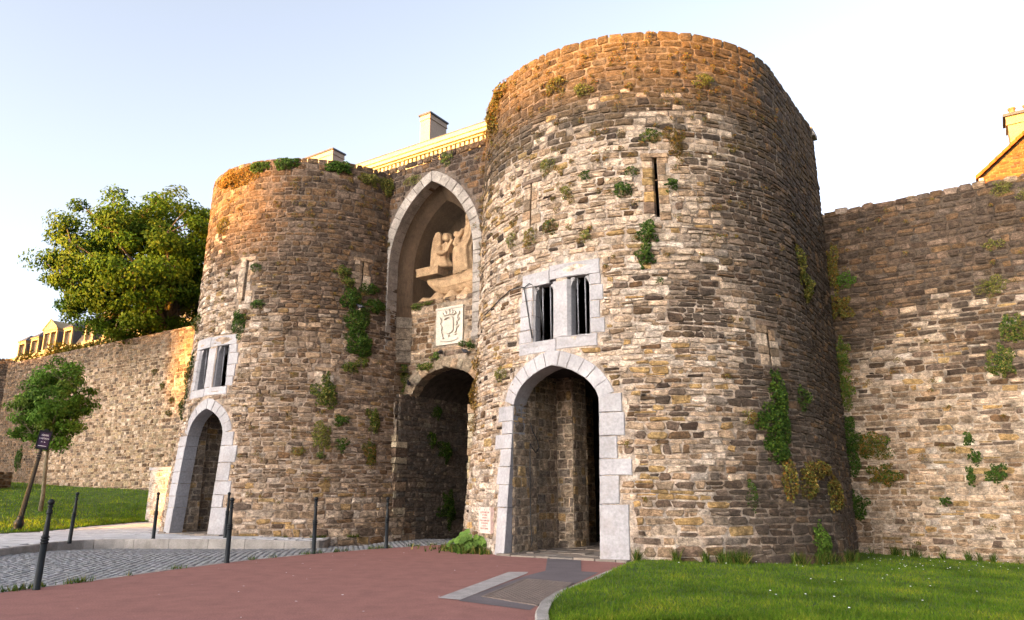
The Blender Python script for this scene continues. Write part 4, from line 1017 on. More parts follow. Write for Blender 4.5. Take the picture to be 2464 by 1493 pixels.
for k, (nm, lb, el, pal, lf) in enumerate([
    ('ivy', 'dark green ivy hanging below the long arrow slit of the large tower', [(27.4, 7.43, 3.2, .3), (26.4, 6.86, 2.7, .3)], GRN, .075),
    ('fern', 'green tuft just left of the long arrow slit on the large tower, the larger one', [(20.6, 8.57, 2.9, .2)], GRN, .07),
    ('fern', 'small green tuft left of the top of the long arrow slit on the large tower', [(23.3, 9.03, 1.7, .13)], GRN, .06),
    ('fern', 'green tuft to the right of the long arrow slit on the large tower', [(35.1, 8.63, 2.9, .17)], GRN, .07),
    ('wall_shrub', 'round yellow green bush high on the large tower above the thin slit', [(-3.8, 9.61, 2.8, .2)], YGR, .06),
    ('fern', 'small dull green tuft midway between the two slits of the large tower', [(9.6, 9.05, 1.9, .14)], GRN, .06),
    ('fern', 'olive tuft right of the thin slit on the large tower', [(3.1, 8.72, 2.1, .17)], YGR, .06),
    ('wall_shrub', 'rusty olive bush hanging just below the thin slit of the large tower', [(-10.4, 7.73, 2.7, .3)], BRG + YGR, .065),
    ('wall_shrub', 'yellow green bush left of the rusty bush under the thin slit', [(-18.8, 7.86, 2.3, .26)], YGR, .06),
    ('wall_shrub', 'brown and green bush right of the rusty bush under the thin slit', [(-3.1, 7.9, 2.6, .2)], BRG + GRN, .06),
    ('wall_shrub', 'olive bush on the large tower over the right half of its barred window', [(9.3, 7.47, 2.2, .16)], YGR, .06),
    ('fern', 'tiny green tuft right of the barred window lintel on the large tower', [(30.1, 6.2, 1.1, .09)], GRN, .05),
    ('fern', 'spiky olive tuft left of the tall arch on the large tower', [(-23.1, 4.33, 2.6, .2)], YGR, .06),
    ('ivy', 'biggest dark green ivy curtain on the shaded side of the large tower', [(63.7, 3.58, 3.6, .6), (60.9, 2.9, 6.4, .5), (60.8, 2.33, 4.2, .3)], GRN, .08),
    ('ivy', 'slim green ivy strand right of the biggest ivy curtain', [(75.6, 3.6, 2.3, .3)], GRN, .07),
    ('wall_shrub', 'brown tuft left of the biggest ivy curtain', [(52.8, 3.07, 2.2, .18)], BRG + YGR, .06),
    ('ivy', 'rust and olive creeper hanging in strands low on the shaded side of the large tower', [(63.4, 1.74, 2.6, .5), (71.0, 1.65, 3.6, .4), (78.9, 1.95, 7.7, .2), (87., 1.4, 5.0, .5)], BRG + YGR, .08),
    ('ivy', 'narrow green creeper left of the rusty hanging strands', [(50.3, 1.38, 1.4, .32)], GRN, .06),
    ('ivy', 'bright green ivy patch at the foot of the large tower by the grass', [(71.6, .35, 4.4, .38)], LIM, .075),
    ('ivy', 'brown green creeper covering the left top edge of the large tower', [(-36.4, 12.1, 5.2, .75), (-31.0, 12.7, 5.0, .3)], BRG + YGR, .07),
    ('wall_shrub', 'brownish bush near the rim of the large tower, left of centre', [(-.6, 11.87, 4.4, .24)], BRG + YGR, .065),
    ('wall_shrub', 'ferny yellow bush near the rim of the large tower, right of the brownish one', [(8.5, 11.5, 3.2, .2)], YGR, .065),
    ('wall_shrub', 'golden green bush near the rim of the large tower, furthest to the right', [(48.1, 11.6, 3.6, .2)], YGR, .065),
    ('wall_shrub', 'dark olive bush above the top of the long arrow slit', [(29.7, 9.96, 3.2, .18)], YGR + GRN, .065),
    ('wall_shrub', 'rusty hanging bush right above the long arrow slit', [(36.7, 9.85, 3.0, .4)], BRG, .065),
    ('wall_shrub', 'orange brown plant on the large tower edge beside the passage arch', [(-45.4, 4.05, 3.6, .55), (-45., 4.9, 2.5, .3), (-44., 3.2, 2, .3)], BRG + [(.3, .16, .02)], .06),
    ('wall_grass', 'tall grey green weeds on the upper right flank of the large tower', [(92.4, 6.73, 4.2, .5), (88, 7.3, 2.2, .5)], YGR, .09)]):
    ivy(nm, lb, RT_, el, pal, 100 + k, leaf=lf)
for k, (nm, lb, el, pal, lf) in enumerate([
    ('fern', 'green ferns along the rim of the small tower, left cluster', [(29.5, 12.85, 6.0, .24), (15.6, 12.8, 5.4, .22)], GRN + LIM, .09),
    ('fern', 'large dark green fern on the rim of the small tower, right cluster', [(55.0, 12.83, 7.4, .26)], GRN + LIM, .1),
    ('wall_shrub', 'rusty orange creeper on the sunlit left rim of the small tower', [(-.6, 12.6, 13.6, .4)], BRG + [(.3, .17, .04)], .08),
    ('wall_shrub', 'yellow moss hanging where the small tower rim meets the gate wall', [(80.6, 12.5, 4.7, .45), (70, 12.6, 6, .25)], YGR, .08),
    ('wall_shrub', 'olive bush left of the right hand slit of the small tower', [(58.8, 8.91, 4.4, .22), (61.5, 8.56, 3.4, .19)], YGR + GRN, .07),
    ('ivy', 'green ivy tuft directly below the right hand slit of the small tower', [(71.8, 8.43, 4.8, .22)], GRN, .075),
    ('ivy', 'long dark ivy cascade on the right side of the small tower', [(63.3, 7.97, 4.0, .42), (74.8, 7.83, 4.8, .28), (67.1, 7.11, 5.0, .62), (68.7, 6.38, 6.6, .45)], GRN, .085),
    ('ivy', 'small olive ivy patches under the long ivy cascade', [(64.1, 5.55, 3.6, .2), (69.4, 5.77, 3.0, .2)], YGR + GRN, .07),
    ('ivy', 'wide green bush spreading below the short slit of the small tower', [(54.5, 4.58, 6.2, .42), (54.2, 5.0, 1.7, .35)], GRN + YGR, .075),
    ('wall_shrub', 'yellow green bush hanging under the wide green bush', [(53.4, 3.2, 3.2, .5)], YGR, .07),
    ('wall_shrub', 'brown tuft low on the small tower left of the yellow green bush', [(45.3, 2.7, 2.7, .17)], BRG + YGR, .06),
    ('fern', 'tiny green tuft right under the yellow green bush', [(53.3, 2.58, 2.3, .1)], GRN, .05),
    ('ivy', 'small dark ivy right of the yellow green bush', [(61.7, 2.95, 2.5, .25)], GRN, .065),
    ('ivy', 'small dark ivy tuft right of the wide green bush', [(61.0, 3.75, 3.6, .18)], GRN, .065),
    ('wall_shrub', 'olive bush on the corner of the small tower left of the passage arch', [(75.0, 3.83, 3.4, .5)], YGR + GRN, .07),
    ('wall_shrub', 'brown olive bush low on the corner left of the passage quoins', [(73.7, 2.65, 3.0, .45)], BRG + GRN, .065),
    ('ivy', 'dark green ivy hanging below the left slit of the small tower', [(13.3, 7.1, 3.2, .5)], GRN, .075),
    ('fern', 'flat green tuft right of the left slit ivy on the small tower', [(22.2, 7.66, 4., .14)], GRN, .07),
    ('fern', 'small green tuft beside the top of the left slit of the small tower', [(19.1, 8.98, 2.6, .15)], GRN, .06),
    ('wall_shrub', 'brown tuft on the upper left of the small tower below the sunlit rim', [(-4.8, 10.82, 4.2, .34)], BRG + YGR, .07),
    ('ivy', 'grey green creeper on the left edge of the small tower above its window', [(-21.7, 7.38, 3.6, .36)], GRN + YGR, .075),
    ('ivy', 'dark creeper down the left edge of the small tower beside its window', [(-21.5, 5.53, 2.4, .85), (-23.5, 4.4, 2, .5)], GRN, .075)]):
    ivy(nm, lb, LT_, el, pal, 200 + k, leaf=lf)
for k, (nm, lb, sf, el, pal) in enumerate([
    ('ivy', 'yellow brown creeper climbing the corner between the large tower and the rampart, upper part', fw, [(4.86, 8.17, .2, .8), (4.95, 6.96, .4, .5)], BRG + YGR),
    ('ivy', 'leafy green sprig sticking out of the upper corner creeper', fw, [(5.15, 7.75, .3, .22)], LIM),
    ('ivy', 'bright yellow green creeper midway up the corner by the large tower', fw, [(4.81, 5.41, .28, .63), (4.83, 4.39, .25, .5)], LIM + YGR),
    ('ivy', 'dark green ivy thick in the corner at the foot of the rampart', fw, [(4.77, 2.74, .32, .84), (4.74, 1.1, .33, .45)], GRN),
    ('ivy', 'dark olive ivy mass on the rampart right of the corner ivy', fw, [(5.38, 2.72, .5, .34), (5.6, 1.9, .42, .34)], GRN + BRG),
    ('moss_clump', 'flat dark moss under the coping at the right end of the rampart', fw, [(9.49, 9.8, .35, .2), (9.95, 9.5, .2, .17)], YGR),
    ('moss_clump', 'small olive moss cushion under the flat coping moss', fw, [(9.07, 8.18, .24, .16)], YGR),
    ('moss_clump', 'spreading olive moss in the upper right of the rampart', fw, [(8.86, 7.0, .38, .3)], YGR),
    ('ivy', 'tall green ivy hanging at the right side of the rampart', fw, [(9.2, 5.76, .3, .4), (8.8, 4.83, .3, .5)], GRN + YGR),
    ('fern', 'little green tuft on the lower rampart, top one of a loose column of three', fw, [(7.77, 2.86, .15, .18)], GRN),
    ('fern', 'little green tuft on the lower rampart, middle one of a loose column of three', fw, [(7.85, 2.36, .16, .2)], GRN),
    ('fern', 'little green tuft on the lower rampart, bottom one of a loose column of three', fw, [(7.69, 1.86, .12, .25)], GRN),
    ('wall_shrub', 'green bush low on the rampart right of the loose tufts', fw, [(8.31, 1.91, .27, .25)], GRN),
    ('fern', 'single small green tuft lowest on the rampart', fw, [(7.02, 1.19, .14, .13)], GRN),
    ('moss_clump', 'green yellow moss on top of the gate wall right of the niche apex', f9, [(-6.63, 12.98, .36, .26)], YGR + LIM),
    ('moss_clump', 'olive moss left of the niche apex on the gate wall', f9, [(-8.22, 12.55, .34, .2)], YGR),
    ('ivy', 'green ivy growing between the passage arch and the small tower', f0, [(-9.1, 5.6, .25, .45), (-9.2, 4.6, .3, .6)], GRN + YGR),
    ('fern', 'bright green tuft under the left corner of the carved panel', f0, [(-7.6, 6.12, .13, .14)], LIM),
    ('fern', 'green tuft under the right corner of the carved panel', f0, [(-6.45, 6.4, .2, .1), (-6.1, 6.28, .15, .16)], GRN),
    ('fern', 'ragged green growth along the top of the passage arch', f0, [(-8.15, 5.75, .4, .16), (-7.75, 6.0, .2, .1)], YGR + GRN),
    ('fern', 'green moss on the ledge at the foot of the carved boat', f0, [(-8.6, 8.0, .3, .13), (-8.05, 8.06, .2, .08)], LIM + YGR),
    ('ivy', 'dark ivy patches on the inner wall of the passage', fl, [(2.0, 2.94, .4, .45), (2.2, .84, .45, .6), (1.44, 4.3, .25, .25), (1.2, 3.3, .2, .3)], GRN)]):
    ivy(nm, lb, sf, el, pal, 300 + k, leaf=.075 if 'moss' not in nm else .05, ph=False, thick=.22 if 'moss' not in nm else .1)
for k, (a, z) in enumerate([(-30.6, 8.2), (-31.6, 7.3), (-30.2, 6.3), (-30.4, 5.7), (-32.5, 8.4)]):
    pass
ivy('wall_shrub', 'dark tufts on the sunlit end of the rampart beside the small tower', fw, [(-31.2, 7.4, .22, .22), (-30.1, 6.5, .22, .22), (-30.3, 5.8, .25, .2), (-32.2, 8.3, .2, .18)], BRG + GRN, 340, ph=False)
ivy('ivy', 'dark creeper behind the lamp post style sign on the dark rampart', fw, [(-47.5, 3.7, .5, .7), (-46.2, 5.2, .3, .4)], GRN, 341, ph=False, leaf=.1, dens=500)
# countless small tufts of moss and rusty stonecrop in the joints
def tufts(name, surf, n, reg, seed, parent=None, ph=True, mask=None):
    rg = np.random.default_rng(seed); el = []
    while len(el) < n:
        p = rg.uniform(*reg[0]); z = rg.uniform(*reg[1]) 
        if reg[2](p, z) < rg.random(): continue
        if mask and mask.hit(ph2s(p), z, .12): continue
        k = rg.uniform(.5, 1.3); el.append((p, z, k * (1.3 if ph else .1), .085 * k))
    Q, cl = leaves_on(surf, el, BRG + BRG + [(.22, .085, .03), (.26, .12, .05)] + YGR, .042, 100, .1, seed, ph=ph)
    return tag(mk_np(name, Q, 4, M['ivy'], parent, cl), kind='stuff')
tufts('stonecrop_tufts', RT_, 280, ((-60, 88), (1, 12.9), lambda p, z: sm(z, 5.5, 9.5) * (.9 if p < 60 else .4) + .04), 401, mask=maskR)
tufts('stonecrop_tufts', LT_, 150, ((-20, 85), (1, 12.9), lambda p, z: .25 + .5 * sm(z, 6, 11)), 402, mask=maskL)
tufts('stonecrop_tufts', fw, 40, ((4.6, 11), (0, 9.9), lambda p, z: .5), 403, ph=False)
tufts('stonecrop_tufts', f9, 16, ((-9.7, -5), (9, 13), lambda p, z: .5 if abs(p + 7.3) > 1.9 else 0), 404, ph=False)
# weeds at the foot of the walls
def weeds(name, pts, hgt, seed, wid=.012): return tag(blades(name, pts, hgt, wid, seed, GRN + LIM + YGR, .35), kind='stuff')
rg = np.random.default_rng(8); pts = []
for _ in range(5200):
    p = R_(rg.uniform(20, 92)); q = RR(0) + .03 + abs(rg.normal(0, .1)); 
    if fb(p * 6, 2) * .7 + .6 * fb(p * 26, 5) < .02 + .15 * rg.random(): continue
    x, y = wor(q * sin(p), q * cos(p), CR); pts.append((x, y, zlawn(x, y)))
for _ in range(5200):
    a = 4.7 + rg.random() ** .8 * 8; b_ = -4.05 + abs(rg.normal(0, .14)); x, y = wor(a, b_)
    if fb(a * 2.2, 3) * .6 + .7 * fb(a * 7, 1) < .05 + .15 * rg.random() or (a > 6 and rg.random() < .3): continue
    pts.append((x, y, zlawn(x, y)))
weeds('wall_foot_weeds', pts, .24, 3)
pts = []
for _ in range(1500):
    p = R_(rg.uniform(22, 70)); q = RL(0) + .03 + abs(rg.normal(0, .06))
    if fb(p * 9, 7) < .12: continue
    x, y = wor(q * sin(p), q * cos(p), CL); pts.append((x, y, .05))
for _ in range(1900):
    i = rg.integers(1, 8); f = rg.random(); x, y = [REDE[i][k] * (1 - f) + REDE[i + 1][k] * f for k in (0, 1)]
    if fb(x * 2.5, y * 2.5) < .12: continue
    pts.append((x + rg.normal(-.04, .05), y + rg.normal(0, .05), 0))
weeds('joint_weeds', pts, .09, 4, .009)
pts = [(x + rg.normal(0, .3), y + rg.normal(0, .14), 0) for x, y in [wor(RR(0) * sin(R_(-24 - 1.2 * (i % 18))) * 1.03, RR(0) * cos(R_(-24 - 1.2 * (i % 18))) * 1.03, CR) for i in range(1100)]]
weeds('plant_bed_weeds', pts, .16, 5, .018)
# the big-leaved plant by the plaque
bx, by = wor(RR(.2) * sin(R_(-30)) * 1.06, RR(.2) * cos(R_(-30)) * 1.06, CR)
pl_ = thing('broad_leaf_plant', 'bushy plant with broad light green leaves under the pink plaque', 'plant', (bx, by, 0))
r = random.Random(12)
for i in range(46):
    a = r.uniform(0, 2 * pi); q = r.random() ** .6; hx, hy = cos(a) * q * .55, sin(a) * q * .22
    dx = hx * E[0] + hy * N[0]; dy = hx * E[1] + hy * N[1]; h = .08 + (1 - q * .6) * r.uniform(.1, .46)
    L = r.uniform(.07, .115); nn = Vector((N[0] * .7 + dx, N[1] * .7 + dy - .2, .75 + r.uniform(-.3, .3))).normalized()
    t = nn.cross(Vector((r.uniform(-1, 1), r.uniform(-1, 1), r.uniform(-.3, .3)))).normalized(); b_ = nn.cross(t); c = Vector((bx + dx, by + dy, h))
    V = [c - nn * .015]; n = 10
    for k in range(n):
        w = 2 * pi * k / n; rr = L * (1 + .14 * cos(5 * w)) * (.72 if k == 0 else 1); V.append(c + t * cos(w) * rr + b_ * sin(w) * rr * .9 + nn * (.012 + .012 * (k % 2)))
    mk('leaf', V, [(0, k + 1, (k + 1) % n + 1) for k in range(n)], M['leaf'], pl_, jig((.115, .19, .04), r, .3))
    mb = MB(); mb.tube([(bx + dx * .3, by + dy * .3, 0), c - nn * .02], .007, 5); mb.obj('stalk', M['leaf'], pl_, (.12, .16, .04))
# ------------------------------------------------------------------ bollards
def bollard_parts(t):
    b = MB(); b.lathe([(.056, -.05), (.056, .02), (.05, .03), (.047, .66)], n=14); b.obj('shaft', M['iron'], t, smooth=True, world=False)
    b = MB()
    for z in (.675, .715, .755): b.lathe([(.046, z - .02), (.059, z - .008), (.059, z + .008), (.046, z + .02)], n=14)
    b.obj('ring_band', M['iron'], t, smooth=True, world=False)
    b = MB(); b.lathe([(.045, .77), (.042, .79), (.031, 1.1), (.031, 1.2)], n=14); b.obj('upper_shaft', M['iron'], t, smooth=True, world=False)
    b = MB(); b.lathe([(.03, 1.085), (.044, 1.1), (.044, 1.115), (.034, 1.125), (.046, 1.14), (.03, 1.16)], n=14); b.lathe([(.03, 1.19), (.042, 1.2), (.042, 1.21), (.026, 1.225)], n=14)
    b.obj('collar', M['iron'], t, smooth=True, world=False)
    b = MB(); b.lathe([(.02, 1.215)] + [(.049 * sin(q), 1.268 - .049 * cos(q)) for q in np.linspace(.5, pi - .08, 10)], n=14); b.obj('ball_finial', M['iron'], t, smooth=True, world=False)
BOL = [(-7.11, 11.56, 0, 1.6, 'dark iron bollard nearest the viewer, standing alone at the left of the red surface'),
       (-5.92, 15.91, 0, .3, 'dark iron bollard at the red edge in front of the narrow white doorway'),
       (-4.74, 18.26, 0, .8, 'dark iron bollard at the red edge before the middle of the small tower'),
       (-3.3, 20.02, -.01, .2, 'dark iron bollard at the red edge before the passage mouth'),
       (-12.05, 20.75, .12, -1.4, 'dark iron bollard on the kerb bend near the leaning sign post'),
       (-10.38, 22.02, .12, .3, 'dark iron bollard on the raised pavement left of the narrow doorway'),
       (-8.5, 22.54, .12, .2, 'dark iron bollard on the raised pavement just right of the narrow doorway')]
proto = None
for x, y, z, ln, lb in BOL:
    t = thing('bollard', lb, 'bollard', (x, y, z), 0, 'bollards along the street')
    if proto is None: proto = t; bollard_parts(t)
    else:
        for ch in list(proto.children): c = ch.copy(); C.objects.link(c); c.parent = t
    t.rotation_euler = (0, R_(ln), x * .7)
# ------------------------------------------------------------------ leaning sign post
def text(name, body, size, m, parent, loc, rot, ext=.001, align='CENTER', sx=1.0):
    cu = bpy.data.curves.new(name, 'FONT'); cu.body = body; cu.size = size; cu.extrude = ext; cu.align_x = align; cu.align_y = 'CENTER'
    cu.materials.append(m); tmp = bpy.data.objects.new(name, cu); C.objects.link(tmp); me = bpy.data.meshes.new_from_object(tmp.evaluated_get(bpy.context.evaluated_depsgraph_get())); bpy.data.objects.remove(tmp); bpy.data.curves.remove(cu)
    o = put(bpy.data.objects.new(name, me), parent); o.location = loc; o.rotation_euler = rot; o.scale = (sx, 1, 1)
    return o
sp = thing('sign_post', 'leaning dark fluted post with a framed park name sign on top', 'sign', (-17.11, 26.23, .14)); sp.rotation_euler = (0, R_(8.2), 0)
b = MB(); b.lathe([(.2, 0), (.2, .03), (.14, .05), (.13, .12), (.16, .2), (.165, .28), (.12, .36), (.1, .42), (.115, .46), (.085, .5)], n=16); b.obj('base', M['iron'], sp, smooth=True, world=False)
b = MB(); n = 24; V = []
for z, rr in ((.5, .085), (2.5, .062)):
    for k in range(n): a = 2 * pi * k / n; q = rr * (1 if k % 2 else .86); V.append((q * cos(a), q * sin(a), z))
b.add(V, [(k, (k + 1) % n, n + (k + 1) % n, n + k) for k in range(n)]); b.obj('fluted_shaft', M['iron'], sp, world=False)
b = MB()
for z in (2.5, 2.57, 2.64): b.lathe([(.06, z - .03), (.082, z - .01), (.082, z + .01), (.06, z + .03)], n=14)
b.lathe([(.06, 2.64), (.05, 2.82)], n=14); b.obj('collar', M['iron'], sp, smooth=True, world=False)
yaw = R_(34)
def sg(x, y, z):
    x *= .66
    return (x * cos(yaw) - y * sin(yaw), x * sin(yaw) + y * cos(yaw), z)
def sgbox(b, x0, x1, y0, y1, z0, z1):
    b.add([sg(*p) for p in ((x0, y0, z0), (x1, y0, z0), (x1, y1, z0), (x0, y1, z0), (x0, y0, z1), (x1, y0, z1), (x1, y1, z1), (x0, y1, z1))], [(3, 2, 1, 0), (4, 5, 6, 7), (0, 1, 5, 4), (1, 2, 6, 5), (2, 3, 7, 6), (3, 0, 4, 7)])
b = MB(); sgbox(b, -.3, .3, -.05, .05, 2.8, 2.86); sgbox(b, -.3, .3, -.05, .05, 3.4, 3.46); sgbox(b, -.3, -.245, -.05, .05, 2.86, 3.4); sgbox(b, .245, .3, -.05, .05, 2.86, 3.4)
b.add([sg(-.12, -.03, 3.46), sg(.12, -.03, 3.46), sg(.06, -.03, 3.53), sg(-.06, -.03, 3.53), sg(-.12, .03, 3.46), sg(.12, .03, 3.46), sg(.06, .03, 3.53), sg(-.06, .03, 3.53)], [(0, 1, 2, 3), (7, 6, 5, 4), (3, 2, 6, 7), (1, 5, 6, 2), (0, 3, 7, 4)])
b.obj('frame', M['iron'], sp, world=False)
b = MB(); sgbox(b, -.245, .245, -.035, .035, 2.86, 3.4); pn = b.obj('sign_panel', M['enamel'], sp, world=False)
for body, sz, z, sx in (('SQUARE', .085, 3.3, .7), ('A. MARIETTE-PACHA', .075, 3.18, .44), ('1821 - 1881', .045, 3.06, .7)):
    text('lettering', body, sz, M['text_white'], pn, sg(0, -.0375, z), (pi / 2, 0, yaw), sx=sx)
b = MB(); sgbox(b, -.19, .19, -.037, -.03, 2.915, 2.93); b.obj('underline', M['text_white'], pn, world=False)

# ------------------------------------------------------------------ plaque, cables, carved panel
pp = R_(-25.9); Rp = RR(.76) + .05; qx, qy = wor(Rp * sin(pp), Rp * cos(pp), CR)
tx_, ty_ = wor(cos(pp), -sin(pp), (0, 0)); nx2, ny2 = wor(sin(pp), cos(pp), (0, 0))
def pq3(u, d, z): return Vector((qx + tx_ * u + nx2 * d, qy + ty_ * u + ny2 * d, z))
pk = thing('memorial_plaque', 'pink marble memorial plaque with brown lettering left of the tall arch', 'plaque', (qx, qy, .46))
b = MB(); P = [pq3(-.3, -.05, .46), pq3(.3, -.05, .46), pq3(.3, .05, .46), pq3(-.3, .05, .46), pq3(-.3, -.05, 1.07), pq3(.3, -.05, 1.07), pq3(.3, .05, 1.07), pq3(-.3, .05, 1.07)]
b.add(P, [(3, 2, 1, 0), (4, 5, 6, 7), (0, 1, 5, 4), (1, 2, 6, 5), (2, 3, 7, 6), (3, 0, 4, 7)]); sl_ = b.obj('slab', M['plaque'], pk)
py_ = atan2(ty_, tx_)
for k, (body, sz) in enumerate((('LE', .05), ('17 SEPTEMBRE 1944', .058), ('EST TOMBE', .05), ('EN HEROS', .05), ('POUR LA LIBERATION', .052), ('DE BOULOGNE', .05), ('LE SGT F.F.I.', .05), ('MARCEL GABRIEL', .054))):
    v = pq3(0, .0515, 1.01 - .063 * k) - org(sl_); text('lettering', body, sz, M['text_brown'], sl_, v, (pi / 2, 0, py_), sx=.95)
for u, z in ((-.26, 1.02), (.26, 1.02), (.26, .51), (-.26, .51)):
    b = MB(); c = pq3(u, .054, z); b.tube([c - Vector((nx2, ny2, 0)) * .01, c + Vector((nx2, ny2, 0)) * .006], .012, 8); b.obj('screw', M['bar'], pk)
def RTp(p, z, d): return Vector(RT_(ph2s(p), z, d))
mb = MB(); pts = []
for p, z, sg_ in ((-47, 6.2, .04), (-40, 6.16, .05), (-31, 6.22, .06), (-25, 6.36, .06), (-19, 6.5, .07), (-14.5, 6.5, .07), (-12.5, 6.44, .08), (-10.5, 6.52, .07), (-8.6, 6.42, 0), (-7.8, 6.0, -.1), (-7.2, 5.6, -.12), (-6.4, 5.05, -.12)): pts.append(RTp(p, z, sg_))
mb.tube(pts, .014, 6); tag(mb.obj('cable', M['rubber'], None, smooth=True), 'black cable running along the large tower into its barred window', 'cable')
mb = MB(); mb.tube([RTp(-12.6, 6.46, .08), RTp(-11.6, 6.0, .06), RTp(-10.4, 5.5, .05), RTp(-9.3, 5.1, .05)], .014, 6); tag(mb.obj('cable', M['rubber'], None, smooth=True), 'short black cable hanging down the left jamb of the barred window', 'cable')
mb = MB(); mb.tube([P3(-1.24, 4.05, 3.1), P3(-1.22, 3.98, 2.9), P3(-1.2, 3.8, 2.7), P3(-1.2, 3.72, 2.5), P3(-1.21, 3.85, 2.38), P3(-1.23, 4.0, 2.5), P3(-1.25, 4.06, 2.6), P3(-1.25, 4.07, 1.6), P3(-1.24, 4.06, .6), P3(-1.22, 4.03, .3), P3(-1.22, 4.1, .15)], .013, 6)
tag(mb.obj('cable', M['rubber'], None, smooth=True), 'black cable with a loop hanging inside the left of the tall arch', 'cable')
cp = thing('carved_panel', 'pale stone panel carved with a crowned shield and leafy branches under the niche', 'relief', (*wor(-7.06, 0), 6.43))
mb = MB(); mb.abox(-7.65, -6.47, -.02, .07, 6.43, 7.74); mb.abox(-7.67, -6.45, -.01, .1, 7.70, 7.78); mb.obj('slab', M['panel'], cp)
def relief(name, poly, d0, d1, bev=.012):
    cs = sum(p[0] for p in poly) / len(poly); cz = sum(p[1] for p in poly) / len(poly); n = len(poly)
    V = [P3(a, d0, z) for a, z in poly] + [P3(a, d1 - bev, z) for a, z in poly] + [P3(cs + (a - cs) * .9, d1, cz + (z - cz) * .9) for a, z in poly]
    F = []
    for i in range(n): k = (i + 1) % n; F += [(i, k, n + k, n + i), (n + i, n + k, 2 * n + k, 2 * n + i)]
    F.append(tuple(range(2 * n, 3 * n))); return mk(name, V, F, M['panel'], cp)
ca, cz0 = -7.06, 7.1
relief('shield', [(ca - .2, cz0 + .2), (ca - .2, cz0 - .2), (ca - .13, cz0 - .27), (ca, cz0 - .3), (ca + .13, cz0 - .27), (ca + .2, cz0 - .2), (ca + .2, cz0 + .2)], .07, .13)
arc = [(ca + .22 * cos(q), cz0 + .2 + .13 * sin(q)) for q in np.linspace(0, pi, 12)]
relief('shield_arch', [(a, z) for a, z in arc] + [(ca - .17, cz0 + .22)] + [(ca + .17 * cos(q), cz0 + .21 + .075 * sin(q)) for q in np.linspace(pi, 0, 10)], .07, .16)
for k in range(5):
    q = pi * (.14 + .18 * k); a0, z0_ = ca + .2 * cos(q), cz0 + .33 + .05 * sin(q); a1, z1 = ca + .3 * cos(q), cz0 + .38 + .15 * sin(q)
    relief('crown_point', [(a0 - .04, z0_), (a0 + .04, z0_), (a1 + .05, z1 - .03), (a1, z1 + .05), (a1 - .05, z1 - .03)], .07, .15)
for side in (-1, 1):
    for k, (da, dz, an) in enumerate(((.3, -.28, 60), (.36, -.14, 20), (.33, -.02, 80), (.4, .1, 40), (.36, .22, 95), (.42, .32, 60), (.28, -.4, 10))):
        c0, c1 = ca + side * da, cz0 + dz + (.06 if side > 0 else -.02); q = R_(an); L, w = .095, .042; ux, uz = side * cos(q), sin(q)
        relief('leaf', [(c0 - ux * L, c1 - uz * L), (c0 + uz * w, c1 - ux * w), (c0 + ux * L, c1 + uz * L), (c0 - uz * w, c1 + ux * w)][::1], .07, .125)
rb = [(ca - .4 + .8 * t, cz0 - .45 - .06 * sin(t * pi)) for t in np.linspace(0, 1, 9)]
relief('ribbon', rb + [(a, z - .07) for a, z in rb[::-1]], .07, .115)
for k, a in enumerate((-.03, .03)): relief('numeral_bar', [(ca + a - .012, cz0 - .42), (ca + a + .012, cz0 - .42), (ca + a + .012, cz0 - .33), (ca + a - .012, cz0 - .33)], .07, .105)

# ------------------------------------------------------------------ carved group in the niche
def loft(secs, n=20, folds=0, amp=0., seed=0):
    """secs: (a, b, z, ra, rb): a smooth closed body with fold-like ridges"""
    V = []; F = []
    for i, (a, b, z, ra, rb) in enumerate(secs):
        for k in range(n):
            q = 2 * pi * k / n; f = 1 + amp * sin(folds * q + seed + i * .12) * (1 if folds else 0) + .3 * amp * fb(k * .9, i * .5, seed)
            V.append(P3(a + ra * cos(q) * f, b + rb * sin(q) * f, z))
    m = len(secs); F = [(i * n + k, i * n + (k + 1) % n, (i + 1) * n + (k + 1) % n, (i + 1) * n + k) for i in range(m - 1) for k in range(n)]
    F += [tuple(range(n))[::-1], tuple((m - 1) * n + k for k in range(n))]
    return V, F
ST = thing('boat_sculpture', 'sandstone sculpture of an angel and a veiled woman in a boat inside the niche', 'sculpture', (*wor(-7.4, -.5), 8.0))
V = []; F = []; na, nb = 36, 8
for i in range(na + 1):
    for j in range(nb + 1):
        a = -9.15 + 3.5 * i / na; b_ = .02 - 1.1 * j / nb
        V.append(P3(a, b_, 8.0 + max(.03, (.34 + .16 * sin(a * 9 + b_ * 3) + .1 * fb(a * 4, b_ * 4)) * min(1, (j + .2) / 2.) * sm(a, -9.3, -8.5))))
F = [(i * (nb + 1) + j, (i + 1) * (nb + 1) + j, (i + 1) * (nb + 1) + j + 1, i * (nb + 1) + j + 1) for i in range(na) for j in range(nb)]
mk('waves', V, F, M['sand'], ST, smooth=True)
V = []; n = 16; m = 30
for i in range(m + 1):
    t = i / m; a = -8.72 + 2.9 * t; w = .42 * sin(min(1, .12 + t * 1.5) * pi / 2); zt = 9.08 - .2 * sin(min(1, t * 1.3) * pi * .8) + .1 * t; zb = 8.28 + .62 * (1 - min(1, t * 2.4)) ** 2
    for k in range(n + 1):
        q = pi * k / n; V.append(P3(a + .12 * cos(q) * 0, -.5 + w * cos(q), zt - (zt - zb) * sin(q) ** .75))
F = [(i * (n + 1) + k, (i + 1) * (n + 1) + k, (i + 1) * (n + 1) + k + 1, i * (n + 1) + k + 1) for i in range(m) for k in range(n)]
F += [tuple(i * (n + 1) for i in range(m + 1)) + tuple(i * (n + 1) + n for i in range(m, -1, -1)), tuple(range(n + 1))[::-1]]
mk('boat_hull', V, F, M['sand'], ST, smooth=True)
